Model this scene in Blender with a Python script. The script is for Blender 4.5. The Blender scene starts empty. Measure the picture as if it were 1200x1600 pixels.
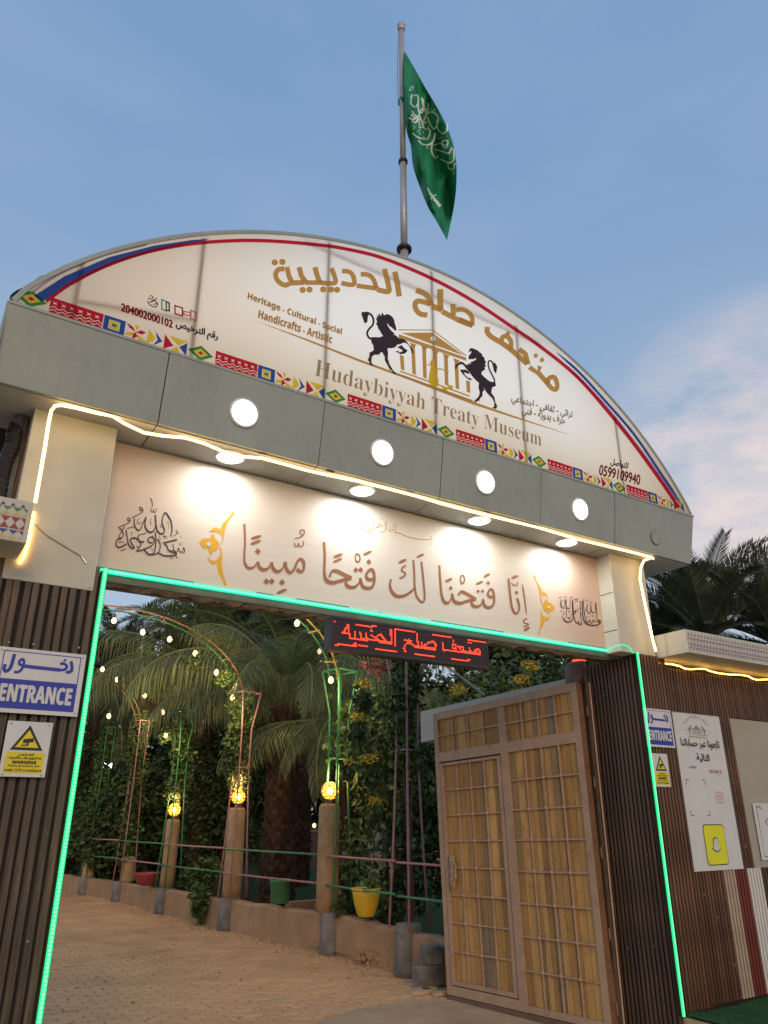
import bpy, bmesh, math, random
import numpy as np
from mathutils import Vector, Matrix
from mathutils.geometry import tessellate_polygon
from math import sin, cos, pi, radians, atan2, hypot, sqrt
random.seed(7); np.random.seed(7)
S = bpy.context.scene
COL = S.collection

# ------------------------------------------------------------------ camera
FPX = 1164.0; PITCH = math.atan(473/FPX); YAW = radians(32.6); EYE = 1.6; G = -0.3
cF = np.array([sin(YAW)*cos(PITCH), cos(YAW)*cos(PITCH), sin(PITCH)])
cR = np.array([cos(YAW), -sin(YAW), 0.0]); cU = np.cross(cR, cF)
cam = bpy.data.objects.new('camera', bpy.data.cameras.new('camera')); COL.objects.link(cam)
cam.matrix_world = Matrix(((cR[0], cU[0], -cF[0], 0), (cR[1], cU[1], -cF[1], 0), (cR[2], cU[2], -cF[2], EYE), (0, 0, 0, 1)))
cam.data.sensor_fit = 'VERTICAL'; cam.data.sensor_height = 36; cam.data.lens = 36*FPX/1600
cam.data.clip_start = .05; cam.data.clip_end = 2000
S.camera = cam
# ------------------------------------------------------------------ sky, sun, exposure
SUN_EL, SUN_AZ = radians(7), radians(200)          # low dusk sun behind the camera
W = bpy.data.worlds.new('World'); S.world = W; W.use_nodes = True
nt = W.node_tree; nt.nodes.clear(); N = nt.nodes.new; L = nt.links.new
out = N('ShaderNodeOutputWorld'); bg = N('ShaderNodeBackground'); L(bg.outputs[0], out.inputs[0])
sky = N('ShaderNodeTexSky'); sky.sky_type = 'NISHITA'; sky.sun_disc = False
sky.sun_elevation = SUN_EL; sky.sun_rotation = SUN_AZ; sky.air_density = 1.0; sky.dust_density = 2.0; sky.ozone_density = 1.5
bg.inputs['Strength'].default_value = 0.15
tc = N('ShaderNodeTexCoord'); sep = N('ShaderNodeSeparateXYZ'); L(tc.outputs['Generated'], sep.inputs[0])
def mth(op, a, b=None, c=None):
    n = N('ShaderNodeMath'); n.operation = op
    for i, v in enumerate((a, b, c)):
        if v is None: continue
        if isinstance(v, (int, float)): n.inputs[i].default_value = v
        else: L(v, n.inputs[i])
    return n.outputs[0]
def mix(f, a, b):
    n = N('ShaderNodeMix'); n.data_type = 'RGBA'
    if isinstance(f, (int, float)): n.inputs[0].default_value = f
    else: L(f, n.inputs[0])
    for i, v in ((6, a), (7, b)):
        if isinstance(v, tuple): n.inputs[i].default_value = v
        else: L(v, n.inputs[i])
    return n.outputs[2]
# dusty dusk air: the clear sky greyed and lifted a little, paler towards the horizon
ramp = N('ShaderNodeValToRGB'); L(sep.outputs[2], ramp.inputs[0])
e = ramp.color_ramp.elements
e[0].position = 0.0; e[0].color = (3.6, 3.6, 3.9, 1); e[1].position = 0.75; e[1].color = (1.58, 2.72, 4.6, 1)
m_ = e.new(.22); m_.color = (3.0, 3.8, 4.8, 1); m_ = e.new(.42); m_.color = (2.4, 3.35, 4.65, 1)
dusty = mix(.78, sky.outputs[0], ramp.outputs[0])
mp = N('ShaderNodeMapping'); mp.inputs['Scale'].default_value = (1.6, 1.6, 4.2); L(tc.outputs['Generated'], mp.inputs[0])
nz = N('ShaderNodeTexNoise'); nz.inputs['Scale'].default_value = 2.3; nz.inputs['Detail'].default_value = 7; nz.inputs['Roughness'].default_value = .62
L(mp.outputs[0], nz.inputs[0])
low = N('ShaderNodeMapRange'); L(sep.outputs[2], low.inputs[0])
low.inputs[1].default_value = .62; low.inputs[2].default_value = .18; low.inputs[3].default_value = 0; low.inputs[4].default_value = 1
cl = N('ShaderNodeMapRange'); L(nz.outputs[0], cl.inputs[0]); cl.inputs[1].default_value = .47; cl.inputs[2].default_value = .66
cd_ = cF+cR*(1215-600)/FPX-cU*(735-800)/FPX; cd_ = cd_/np.linalg.norm(cd_)
vm = N('ShaderNodeVectorMath'); vm.operation = 'DOT_PRODUCT'; vn = N('ShaderNodeVectorMath'); vn.operation = 'NORMALIZE'; L(tc.outputs['Generated'], vn.inputs[0]); L(vn.outputs[0], vm.inputs[0]); vm.inputs[1].default_value = tuple(cd_)
bank = N('ShaderNodeMapRange'); bank.interpolation_type = 'SMOOTHSTEP'; L(vm.outputs['Value'], bank.inputs[0]); bank.inputs[1].default_value = .972; bank.inputs[2].default_value = .9985
cl.inputs[1].default_value = .44; cl.inputs[2].default_value = .62
cb1 = mth('MULTIPLY', mth('MULTIPLY', cl.outputs[0], low.outputs[0]), .30)
cl3 = N('ShaderNodeMapRange'); L(nz.outputs[0], cl3.inputs[0]); cl3.inputs[1].default_value = .32; cl3.inputs[2].default_value = .58
cloud = mth('MAXIMUM', cb1, mth('MULTIPLY', mth('MULTIPLY', cl3.outputs[0], bank.outputs[0]), .9))
final = mix(cloud, dusty, (6.3, 5.1, 4.7, 1))
nz2 = N('ShaderNodeTexNoise'); nz2.inputs['Scale'].default_value = 1.7; nz2.inputs['Detail'].default_value = 5; L(mp.outputs[0], nz2.inputs[0])
veil = N('ShaderNodeMapRange'); L(nz2.outputs[0], veil.inputs[0]); veil.inputs[1].default_value = .4; veil.inputs[2].default_value = .75; veil.inputs[4].default_value = .22
final = mix(veil.outputs[0], final, (3.2, 3.7, 4.6, 1))
L(final, bg.inputs[0])
sun = bpy.data.objects.new('sun', bpy.data.lights.new('sun', 'SUN')); COL.objects.link(sun)
sun.data.energy = 1.0; sun.data.angle = radians(25); sun.data.color = (1, .66, .38)
sd = Vector((sin(SUN_AZ)*cos(SUN_EL), cos(SUN_AZ)*cos(SUN_EL), sin(radians(24))))
sun.rotation_euler = sd.to_track_quat('Z', 'Y').to_euler()
S.view_settings.view_transform = 'Standard'; S.view_settings.look = 'None'; S.view_settings.exposure = 0; S.view_settings.gamma = 1
S.render.engine = 'CYCLES'; S.cycles.use_denoising = True; S.cycles.max_bounces = 6; S.cycles.transparent_max_bounces = 12
S.cycles.sample_clamp_indirect = 4

# ------------------------------------------------------------------ helpers
def ray(px, py): return cF + cR*(px-600)/FPX - cU*(py-800)/FPX
def at_y(px, py, y): d = ray(px, py); return Vector(d*(y/d[1])) + Vector((0, 0, EYE))
def at_x(px, py, x): d = ray(px, py); return Vector(d*(x/d[0])) + Vector((0, 0, EYE))
def at_z(px, py, z=G): d = ray(px, py); return Vector(d*((z-EYE)/d[2])) + Vector((0, 0, EYE))
def proj(p):
    v = np.array([p[0], p[1], p[2]-EYE]); c = v@cF; return 600+FPX*(v@cR)/c, 800-FPX*(v@cU)/c

def tag(o, label=None, cat=None, group=None, kind=None):
    if label: o['label'] = label
    if cat: o['category'] = cat
    if group: o['group'] = group
    if kind: o['kind'] = kind
    return o
def empty(name, loc=(0, 0, 0), label=None, cat=None, group=None, rz=0):
    o = bpy.data.objects.new(name, None); o.location = loc; o.rotation_euler.z = rz; o.empty_display_size = .1
    COL.objects.link(o); return tag(o, label, cat, group)
def copy_tree(o, parent=None):
    c = o.copy(); COL.objects.link(c)
    if parent: c.parent = parent
    for ch in list(o.children): copy_tree(ch, c)
    return c
def put(name, me, parent=None, loc=None):
    o = bpy.data.objects.new(name, me); COL.objects.link(o)
    if parent: o.parent = parent
    if loc is not None: o.location = loc
    return o

class MB:
    def __init__(s): s.v = []; s.f = []
    def add(s, vs, fs):
        b = len(s.v); s.v += [tuple(p) for p in vs]; s.f += [tuple(i+b for i in f) for f in fs]; return s
    def box(s, a, b, M=None):
        x0, y0, z0 = a; x1, y1, z1 = b
        vs = [Vector(p) for p in ((x0,y0,z0),(x1,y0,z0),(x1,y1,z0),(x0,y1,z0),(x0,y0,z1),(x1,y0,z1),(x1,y1,z1),(x0,y1,z1))]
        if M: vs = [M@p for p in vs]
        return s.add(vs, [(0,3,2,1),(4,5,6,7),(0,1,5,4),(1,2,6,5),(2,3,7,6),(3,0,4,7)])
    def bar(s, p, q, w, h=None, up=(0, 0, 1)):
        p = Vector(p); q = Vector(q); h = h or w; d = (q-p).normalized(); u = Vector(up)
        if abs(d.dot(u)) > .98: u = Vector((1, 0, 0))
        r = d.cross(u).normalized(); u = r.cross(d)
        vs = [c+r*(a*w/2)+u*(b*h/2) for c in (p, q) for a, b in ((-1,-1),(1,-1),(1,1),(-1,1))]
        return s.add(vs, [(0,1,2,3)[::-1],(4,5,6,7),(0,1,5,4),(1,2,6,5),(2,3,7,6),(3,0,4,7)])
    def tube(s, pts, r, n=8, cap=True, rs=None):
        pts = [Vector(p) for p in pts]; k = len(pts); b = len(s.v); ref = None
        for i, p in enumerate(pts):
            d = (pts[min(i+1, k-1)]-pts[max(i-1, 0)]).normalized()
            if ref is None: ref = Vector((0, 0, 1)) if abs(d.z) < .9 else Vector((1, 0, 0))
            a = d.cross(ref).normalized(); c = a.cross(d).normalized(); ref = c if abs(d.dot(c)) < .9 else ref
            rr = rs[i] if rs else r
            for j in range(n): t = 2*pi*j/n; s.v.append(tuple(p+a*(cos(t)*rr)+c*(sin(t)*rr)))
        for i in range(k-1):
            for j in range(n):
                s.f.append((b+i*n+j, b+i*n+(j+1)%n, b+(i+1)*n+(j+1)%n, b+(i+1)*n+j))
        if cap: s.f.append(tuple(b+j for j in range(n))[::-1]); s.f.append(tuple(b+(k-1)*n+j for j in range(n)))
        return s
    def lathe(s, prof, n=20, c=(0, 0, 0)):
        b = len(s.v); k = len(prof)
        for r, z in prof:
            for j in range(n): t = 2*pi*j/n; s.v.append((c[0]+cos(t)*r, c[1]+sin(t)*r, c[2]+z))
        for i in range(k-1):
            for j in range(n): s.f.append((b+i*n+j, b+i*n+(j+1)%n, b+(i+1)*n+(j+1)%n, b+(i+1)*n+j))
        s.f.append(tuple(b+j for j in range(n))[::-1]); s.f.append(tuple(b+(k-1)*n+j for j in range(n)))
        return s
    def mesh(s, name, mat, smooth=False):
        me = bpy.data.meshes.new(name); me.from_pydata(s.v, [], s.f); me.materials.append(mat)
        if smooth: me.polygons.foreach_set('use_smooth', [True]*len(me.polygons))
        me.update(); return me
    def build(s, name, mat, parent=None, smooth=False, loc=None, bevel=0, kind=None):
        me = s.mesh(name, mat, smooth)
        if bevel:
            bm = bmesh.new(); bm.from_mesh(me)
            bmesh.ops.bevel(bm, geom=[e for e in bm.edges if e.is_manifold and e.calc_face_angle(0) > .5], offset=bevel, segments=1, affect='EDGES')
            bm.to_mesh(me); bm.free()
        o = put(name, me, parent, loc)
        if kind: o['kind'] = kind
        return o
def rel(o, parent):      # keep world placement under a parent with a location
    o.matrix_parent_inverse = Matrix.Translation(-Vector(parent.location)); return o

# ------------------------------------------------------------------ materials
def mat(name, col, rough=.6, metal=0, var=.15, scale=6, bump=0, bscale=40, spec=.5, emit=None, estr=0, island=0, stretch=None, col2=None):
    m = bpy.data.materials.new(name); m.use_nodes = True; t = m.node_tree; p = t.nodes['Principled BSDF']
    p.inputs['Roughness'].default_value = rough; p.inputs['Metallic'].default_value = metal
    p.inputs['Specular IOR Level'].default_value = spec
    c = (*col, 1); src = None
    tcn = t.nodes.new('ShaderNodeTexCoord'); mpn = t.nodes.new('ShaderNodeMapping'); t.links.new(tcn.outputs['Object'], mpn.inputs[0])
    if stretch: mpn.inputs['Scale'].default_value = stretch
    if var:
        n = t.nodes.new('ShaderNodeTexNoise'); n.inputs['Scale'].default_value = scale; n.inputs['Detail'].default_value = 6; n.inputs['Roughness'].default_value = .65
        t.links.new(mpn.outputs[0], n.inputs[0])
        r = t.nodes.new('ShaderNodeMapRange'); r.inputs[1].default_value = .3; r.inputs[2].default_value = .7
        t.links.new(n.outputs[0], r.inputs[0])
        mx = t.nodes.new('ShaderNodeMix'); mx.data_type = 'RGBA'
        lo = col2 or tuple(x*(1-var*1.6) for x in col)
        mx.inputs[6].default_value = (*lo, 1); mx.inputs[7].default_value = (*[min(1, x*(1+var)) for x in col], 1)
        t.links.new(r.outputs[0], mx.inputs[0]); src = mx.outputs[2]
        if island:
            g = t.nodes.new('ShaderNodeNewGeometry'); hs = t.nodes.new('ShaderNodeHueSaturation'); mr = t.nodes.new('ShaderNodeMapRange')
            t.links.new(g.outputs['Random Per Island'], mr.inputs[0]); mr.inputs[3].default_value = 1-island; mr.inputs[4].default_value = 1+island
            t.links.new(mr.outputs[0], hs.inputs['Value']); t.links.new(src, hs.inputs['Color']); src = hs.outputs[0]
        else:
            oi = t.nodes.new('ShaderNodeObjectInfo'); hs = t.nodes.new('ShaderNodeHueSaturation'); mr = t.nodes.new('ShaderNodeMapRange')
            t.links.new(oi.outputs['Random'], mr.inputs[0]); mr.inputs[3].default_value = 1-var*.5; mr.inputs[4].default_value = 1+var*.5
            t.links.new(mr.outputs[0], hs.inputs['Value']); t.links.new(src, hs.inputs['Color']); src = hs.outputs[0]
        t.links.new(src, p.inputs['Base Color'])
    else: p.inputs['Base Color'].default_value = c
    if bump:
        n2 = t.nodes.new('ShaderNodeTexNoise'); n2.inputs['Scale'].default_value = bscale; n2.inputs['Detail'].default_value = 5
        t.links.new(mpn.outputs[0], n2.inputs[0]); b = t.nodes.new('ShaderNodeBump'); b.inputs['Strength'].default_value = bump; b.inputs['Distance'].default_value = .01
        t.links.new(n2.outputs[0], b.inputs['Height']); t.links.new(b.outputs[0], p.inputs['Normal'])
    if emit: p.inputs['Emission Color'].default_value = (*emit, 1); p.inputs['Emission Strength'].default_value = estr
    return m
def ink(name, col, thru=.7):        # printing ink on a lit membrane: filters the light that comes through it
    m = bpy.data.materials.new(name); m.use_nodes = True; t = m.node_tree; t.nodes.clear()
    o = t.nodes.new('ShaderNodeOutputMaterial'); a = t.nodes.new('ShaderNodeBsdfDiffuse'); b = t.nodes.new('ShaderNodeBsdfTransparent'); x = t.nodes.new('ShaderNodeMixShader')
    a.inputs[0].default_value = (*col, 1); b.inputs[0].default_value = (*col, 1); x.inputs[0].default_value = thru
    t.links.new(a.outputs[0], x.inputs[1]); t.links.new(b.outputs[0], x.inputs[2]); t.links.new(x.outputs[0], o.inputs[0]); return m
def emis(name, col, s): return mat(name, (.02, .02, .02), var=0, emit=col, estr=s)
def glass_amber():
    m = bpy.data.materials.new('amber_glass'); m.use_nodes = True; t = m.node_tree; t.nodes.clear()
    o = t.nodes.new('ShaderNodeOutputMaterial'); a = t.nodes.new('ShaderNodeBsdfTranslucent'); b = t.nodes.new('ShaderNodeBsdfTransparent'); x = t.nodes.new('ShaderNodeMixShader')
    a.inputs[0].default_value = (.95, .55, .15, 1); b.inputs[0].default_value = (1, .7, .35, 1); x.inputs[0].default_value = .45
    t.links.new(a.outputs[0], x.inputs[1]); t.links.new(b.outputs[0], x.inputs[2]); t.links.new(x.outputs[0], o.inputs[0]); return m
def add_wear(m, amount=.5, scale=2.5, dark=(.12, .09, .07)):
    t = m.node_tree; p = t.nodes['Principled BSDF']; l = p.inputs['Base Color'].links
    tcn = t.nodes.new('ShaderNodeTexCoord'); n = t.nodes.new('ShaderNodeTexNoise'); n.inputs['Scale'].default_value = scale; n.inputs['Detail'].default_value = 9; n.inputs['Roughness'].default_value = .7
    t.links.new(tcn.outputs['Object'], n.inputs[0]); r = t.nodes.new('ShaderNodeMapRange'); r.inputs[1].default_value = .52; r.inputs[2].default_value = .72; r.inputs[4].default_value = amount
    t.links.new(n.outputs[0], r.inputs[0]); mx = t.nodes.new('ShaderNodeMix'); mx.data_type = 'RGBA'; t.links.new(r.outputs[0], mx.inputs[0])
    if l: t.links.new(l[0].from_socket, mx.inputs[6])
    else: mx.inputs[6].default_value = p.inputs['Base Color'].default_value
    mx.inputs[7].default_value = (*dark, 1); t.links.new(mx.outputs[2], p.inputs['Base Color']); return m

M = {}
M['panel_grey'] = mat('grey_composite_panel', (.34, .385, .345), .42, .0, .09, 1.2, bump=.35, bscale=1.6)
add_wear(M['panel_grey'], .16, 3.5, (.16, .16, .14)); add_wear(M['panel_grey'], .22, 1.0, (.15, .15, .12))
_n = [n for n in M['panel_grey'].node_tree.nodes if n.type == 'TEX_NOISE'][-1]; _m = M['panel_grey'].node_tree.nodes.new('ShaderNodeMapping'); _m.inputs['Scale'].default_value = (26, 26, 1.2)
M['panel_grey'].node_tree.links.new(_n.inputs[0].links[0].from_socket, _m.inputs[0]); M['panel_grey'].node_tree.links.new(_m.outputs[0], _n.inputs[0])
M['soffit'] = mat('soffit_panel', (.42, .42, .40), .5, 0, .08, 2)
M['cream'] = add_wear(mat('cream_panel', (.55, .54, .44), .55, 0, .07, 2, bump=.03), .12, 3, (.35, .28, .2))
M['slat'] = mat('brown_slat', (.085, .058, .038), .5, 0, .6, 3, bump=.25, bscale=25, stretch=(14, 14, .7))
M['slat_dark'] = mat('dark_brown_slat', (.068, .036, .021), .5, 0, .5, 3, bump=.25, bscale=25, stretch=(14, 14, .7))
M['slat_warm'] = mat('red_brown_slat', (.125, .058, .030), .45, 0, .7, 3, bump=.25, bscale=25, stretch=(14, 14, .7))
M['slat_tan'] = mat('tan_slat', (.42, .34, .24), .5, 0, .12, 3)
M['slat_red'] = mat('dark_red_slat', (.16, .028, .02), .45, 0, .15, 3)
M['slat_white'] = mat('white_slat', (.66, .66, .62), .5, 0, .06, 3)
M['gap'] = mat('slat_backing', (.018, .013, .011), .8, 0, .1)
M['steel'] = mat('grey_steel', (.33, .33, .33), .4, .6, .12, 8)
M['pole'] = mat('pole_steel', (.5, .5, .52), .42, .3, .1, 5)
M['rust'] = add_wear(mat('rusty_paint', (.17, .11, .07), .6, .1, .25, 9, bump=.1), .6, 9, (.1, .04, .02))
M['dark'] = mat('black_plastic', (.018, .018, .02), .5, 0, .1)
M['screw'] = mat('screw_metal', (.5, .5, .5), .3, .9, 0)
M['lamp_white'] = emis('lamp_disc', (.93, .96, 1), 7)
M['lamp_rim'] = mat('lamp_rim', (.75, .75, .75), .4, 0, .03)
M['rope'] = emis('warm_led_rope', (1, .62, .24), 6)
M['rope_hid'] = emis('amber_led_rope', (1, .50, .10), 7)
M['green_tape'] = emis('green_led_tape', (.0, .80, .20), 1.5)
M['green_dot'] = emis('green_led_dot', (.22, 1, .48), 1.5)
M['aqua_tape'] = emis('aqua_led_tape', (.0, .80, .38), 1.4)
M['aqua_dot'] = emis('aqua_led_dot', (.25, .95, .75), 1.3)
M['red_led'] = emis('red_led', (1, .05, .018), 2.6)
M['led_face'] = mat('led_screen_face', (.022, .012, .014), .5, 0, .1, 80)
M['led_case'] = mat('led_screen_case', (.035, .03, .032), .45, 0, .1)
M['ink_gold'] = ink('gold_ink', (.58, .355, .11), .28)
M['ink_black'] = ink('black_ink', (.05, .045, .06), .15)
M['ink_grey'] = ink('dark_grey_ink', (.07, .065, .07), .5)
M['ink_red'] = ink('red_ink', (.62, .03, .07), .66); M['ink_crimson'] = ink('crimson_ink', (.42, .03, .06), .66)
M['ink_blue'] = ink('blue_ink', (.05, .13, .50), .66); M['ink_green'] = ink('green_ink', (.07, .36, .10), .66)
M['ink_yellow'] = ink('yellow_ink', (.85, .68, .08), .66); M['ink_white'] = ink('white_ink', (.9, .88, .86), .3)
M['ink_pot'] = ink('coffee_pot_ink', (.72, .52, .06), .15); M['ink_taupe'] = ink('taupe_ink', (.40, .30, .19), .3); M['ink_pink'] = ink('lavender_ink', (.5, .42, .62), .7)
M['ink_teal'] = ink('teal_ink', (.18, .40, .42), .66); M['ink_salmon'] = ink('salmon_ink', (.72, .33, .30), .66)
def flat(n, c, r=.55): M[n] = mat(n, c, r, 0, .04, 5)
flat('p_brown', (.32, .14, .055)); flat('p_amber', (.68, .37, .015)); flat('p_char', (.06, .035, .03)); flat('p_gold', (.36, .22, .05))
flat('p_blue', (.025, .045, .38)); flat('p_white', (.62, .64, .63), .4); flat('p_black', (.02, .02, .02)); flat('p_yellow', (.72, .6, .02)); flat('p_grey', (.25, .25, .25))
flat('p_red', (.5, .02, .04)); flat('p_pinkred', (.55, .2, .2)); flat('p_purple', (.28, .2, .3)); flat('p_lime', (.70, .72, .02)); flat('p_green', (.08, .25, .1)); flat('p_olive', (.5, .45, .2)); flat('p_crimson', (.3, .05, .06)); flat('p_navy', (.05, .09, .25))
M['plaster'] = add_wear(mat('ochre_plaster', (.42, .255, .13), .85, 0, .15, 2, bump=.35, bscale=14), .35, 1.6, (.2, .12, .07))
M['column_plaster'] = add_wear(mat('column_plaster', (.45, .29, .155), .85, 0, .18, 5, bump=.4, bscale=20), .2, 3, (.2, .12, .07))
M['concrete'] = add_wear(mat('grey_concrete', (.2, .18, .16), .9, 0, .3, 5, bump=.4, bscale=30), .5, 4, (.42, .39, .36))
M['apron'] = add_wear(mat('concrete_apron', (.46, .33, .20), .9, 0, .15, 2, bump=.3, bscale=20), .3, 3, (.25, .18, .12))
M['paver'] = mat('tan_paver', (.62, .37, .18), .85, 0, .16, 1.3, bump=.3, bscale=60)
M['joint'] = mat('sandy_joint', (.17, .10, .05), .95, 0, .25, 8)
M['soil'] = mat('dark_soil', (.06, .04, .028), .95, 0, .3, 6)
M['lawn'] = mat('lawn_green', (.03, .072, .010), .9, 0, .3, 8)
M['pipe_pink'] = mat('pink_pipe', (.46, .22, .22), .5, 0, .12, 9); M['pipe_green'] = mat('green_pipe', (.06, .25, .09), .5, 0, .12, 9)
M['pipe_white'] = mat('pale_pipe', (.5, .45, .42), .5, 0, .1, 9); M['pipe_orange'] = mat('orange_pipe', (.42, .2, .08), .5, 0, .12, 9); M['pipe_mauve'] = mat('mauve_pipe', (.36, .2, .22), .5, 0, .12, 9); M['pipe_yellow'] = mat('yellow_pipe', (.5, .33, .05), .5, 0, .1, 9)
M['globe_glass'] = glass_amber(); M['bulb'] = emis('warm_bulb', (1, .62, .22), 7); M['globe_core'] = emis('globe_core', (1, .55, .18), 75); M['flood'] = emis('white_flood', (.85, .93, 1), 30)
M['frond'] = mat('green_frond', (.09, .135, .055), .55, 0, .3, 2, island=.35); M['frond_dry'] = mat('dry_frond', (.15, .185, .075), .65, 0, .3, 2, island=.35)
M['frond_far'] = mat('dusky_frond', (.10, .13, .08), .6, 0, .3, 2, island=.3)
M['trunk'] = mat('palm_bark', (.075, .042, .028), .95, 0, .4, 6, bump=.6, bscale=15, island=.3)
M['leaf'] = mat('bush_leaf', (.075, .13, .03), .55, 0, .4, 3, island=.45); M['leaf_dark'] = mat('dark_tree_leaf', (.05, .085, .022), .6, 0, .4, 1.5, island=.4)
M['leaf_light'] = mat('light_vine_leaf', (.075, .12, .03), .55, 0, .35, 4, island=.4); M['flower_y'] = mat('yellow_petal', (.62, .46, .03), .6, 0, .2, 9, island=.25)
M['flower_r'] = mat('bougainvillea_petal', (.5, .05, .05), .6, 0, .25, 9, island=.3)
M['flower_p'] = mat('dusty_pink_petal', (.26, .09, .08), .6, 0, .25, 9, island=.3)
M['bark'] = mat('tree_bark', (.09, .06, .04), .95, 0, .3, 8, bump=.4)
woods = [(.50, .29, .095), (.43, .24, .075), (.55, .33, .12), (.37, .205, .065), (.48, .275, .085), (.51, .30, .10), (.41, .23, .075), (.32, .215, .10), (.24, .19, .135)]
M['wood'] = [add_wear(mat('pallet_wood', c, .7, 0, .2, 1.6, bump=.25, bscale=18, stretch=(5, 5, .8)), .45, 7, (.13, .065, .025)) for c in woods]
for w_ in M['wood']:
    pass
M['gate_paint'] = mat('taupe_gate_paint', (.44, .295, .195), .55, 0, .1, 6, bump=.12)
M['turf'] = mat('artificial_turf', (.03, .11, .035), .95, 0, .3, 60, bump=.9, bscale=220)
M['white_metal'] = add_wear(mat('white_sheet_metal', (.56, .54, .46), .5, 0, .05, 2), .15, 3, (.3, .24, .2))
M['pot_red'] = mat('red_pot', (.33, .05, .06), .5, 0, .12); M['pot_yellow'] = mat('yellow_pot', (.72, .47, .03), .4, 0, .07); M['pot_green'] = mat('green_pot', (.04, .17, .07), .5, 0, .15)
M['flag'] = mat('green_flag_cloth', (.0, .23, .085), .75, 0, .08, 4, bump=.1, bscale=30); M['flag_white'] = mat('flag_lettering', (.75, .85, .78), .7, 0, .05)
M['plastic'] = mat('torn_plastic_sheet', (.42, .38, .28), .6, 0, .35, 9, bump=.7, bscale=12)
M['render_wall'] = mat('pale_render', (.42, .36, .28), .85, 0, .1, 2)

# ------------------------------------------------------------------ flat print helpers (on the plane y = Y, seen from -y)
class Print:
    def __init__(s, Y, ox=0, oy=0, sc=1.0, depth=None): s.Y = Y; s.ox = ox; s.oy = oy; s.sc = sc; s.mb = MB(); s.k = 0; s.depth = depth
    def P(s, p): return at_y(s.ox+p[0]/s.sc, s.oy+p[1]/s.sc, s.Y)
    def view(s, ox, oy, sc): s.ox, s.oy, s.sc = ox, oy, sc; return s
    def lay(s, pt, e=0):
        p = Vector(pt); p.y = s.Y - .0009 - (s.k % 24)*.00008 - e
        if s.depth: p.y += s.depth(proj((p.x, s.Y, p.z)))
        return p
    def poly(s, pts, world=False, holes=()):
        s.k += 1; L_ = [[s.lay(Vector(p) if world else s.P(p)) for p in g] for g in (pts, *holes)]
        s.mb.add([p for g in L_ for p in g], [t for t in tessellate_polygon([[Vector((p.x, p.z, 0)) for p in g] for g in L_])])
    def disc(s, c, r, ry=None, n=16):
        s.poly([(c[0]+r*cos(2*pi*i/n), c[1]+(ry or r)*sin(2*pi*i/n)) for i in range(n)])
    def diamond(s, c, r): s.poly([(c[0]-r*.9, c[1]+r*.1), (c[0]-r*.05, c[1]-r), (c[0]+r*.9, c[1]-r*.1), (c[0]+r*.05, c[1]+r)])
    def stroke(s, pts, w, nib=None, taper=0, smooth=True, closed=False, wmin=.35, world=False):
        s.k += 1
        P = [np.array(p, float) for p in pts]
        if len(P) == 2 and taper: P = [P[0]+(P[1]-P[0])*t/8 for t in range(9)]
        if smooth and len(P) > 2:
            if closed: E = [P[-1]]+P+[P[0], P[1]]
            else: E = [2*P[0]-P[1]]+P+[2*P[-1]-P[-2]]
            R = []
            for i in range(1, len(E)-2):
                for t in np.arange(0, 1, .2):
                    a, b, c, d = E[i-1:i+3]
                    R.append(.5*((2*b)+(c-a)*t+(2*a-5*b+4*c-d)*t*t+(3*b-a-3*c+d)*t**3))
            R.append(E[-2]); P = R
        n = len(P); vs = []; prev = None
        for i in range(n):
            d = P[min(i+1, n-1)]-P[max(i-1, 0)]; l = hypot(*d) or 1; d = d/l; ang = atan2(-d[1], d[0])
            ww = w
            if nib is not None: ww = w*(wmin+(1-wmin)*abs(sin(ang-nib)))
            if taper:
                q = min(i, n-1-i)/max(1, n-1); ww *= min(1, .25+q/taper)
            nn = np.array([-d[1], d[0]])*ww/2
            for sgn in (1, -1):
                p = P[i]+nn*sgn; vs.append(s.lay(Vector((p[0], 0, p[1])) if world else s.P(p), i*5e-6))
        s.mb.add(vs, [(2*i, 2*i+1, 2*i+3, 2*i+2) for i in range(n-1)])
    def build(s, name, m, parent=None): return s.mb.build(name, M[m], parent)

AR = {}   # presentation forms: isolated, final, initial, medial
def _ar():
    base = {'ا':(0xFE8D,2),'أ':(0xFE83,2),'إ':(0xFE87,2),'ب':(0xFE8F,4),'ة':(0xFE93,2),'ت':(0xFE95,4),'ث':(0xFE99,4),'ج':(0xFE9D,4),'ح':(0xFEA1,4),'خ':(0xFEA5,4),'د':(0xFEA9,2),'ذ':(0xFEAB,2),'ر':(0xFEAD,2),'ز':(0xFEAF,2),'س':(0xFEB1,4),'ش':(0xFEB5,4),'ص':(0xFEB9,4),'ع':(0xFEC9,4),'غ':(0xFECD,4),'ف':(0xFED1,4),'ق':(0xFED5,4),'ك':(0xFED9,4),'ل':(0xFEDD,4),'م':(0xFEE1,4),'ن':(0xFEE5,4),'ه':(0xFEE9,4),'و':(0xFEED,2),'ي':(0xFEF1,4),'ئ':(0xFE89,4)}
    for k, (c, n) in base.items(): AR[k] = [chr(c+i) for i in range(n)]
_ar()
def shape(txt):
    o = []
    for i, ch in enumerate(txt):
        if ch == 'ـ': o.append(ch); continue
        if ch not in AR: o.append(ch); continue
        pv = txt[i-1] if i else ' '; nx = txt[i+1] if i+1 < len(txt) else ' '
        jp = pv == 'ـ' or (pv in AR and len(AR[pv]) == 4); jn = (nx in AR or nx == 'ـ') and len(AR[ch]) == 4
        o.append(AR[ch][(3 if jp else 2) if jn else (1 if jp else 0)])
    return ''.join(reversed(o))
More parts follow.
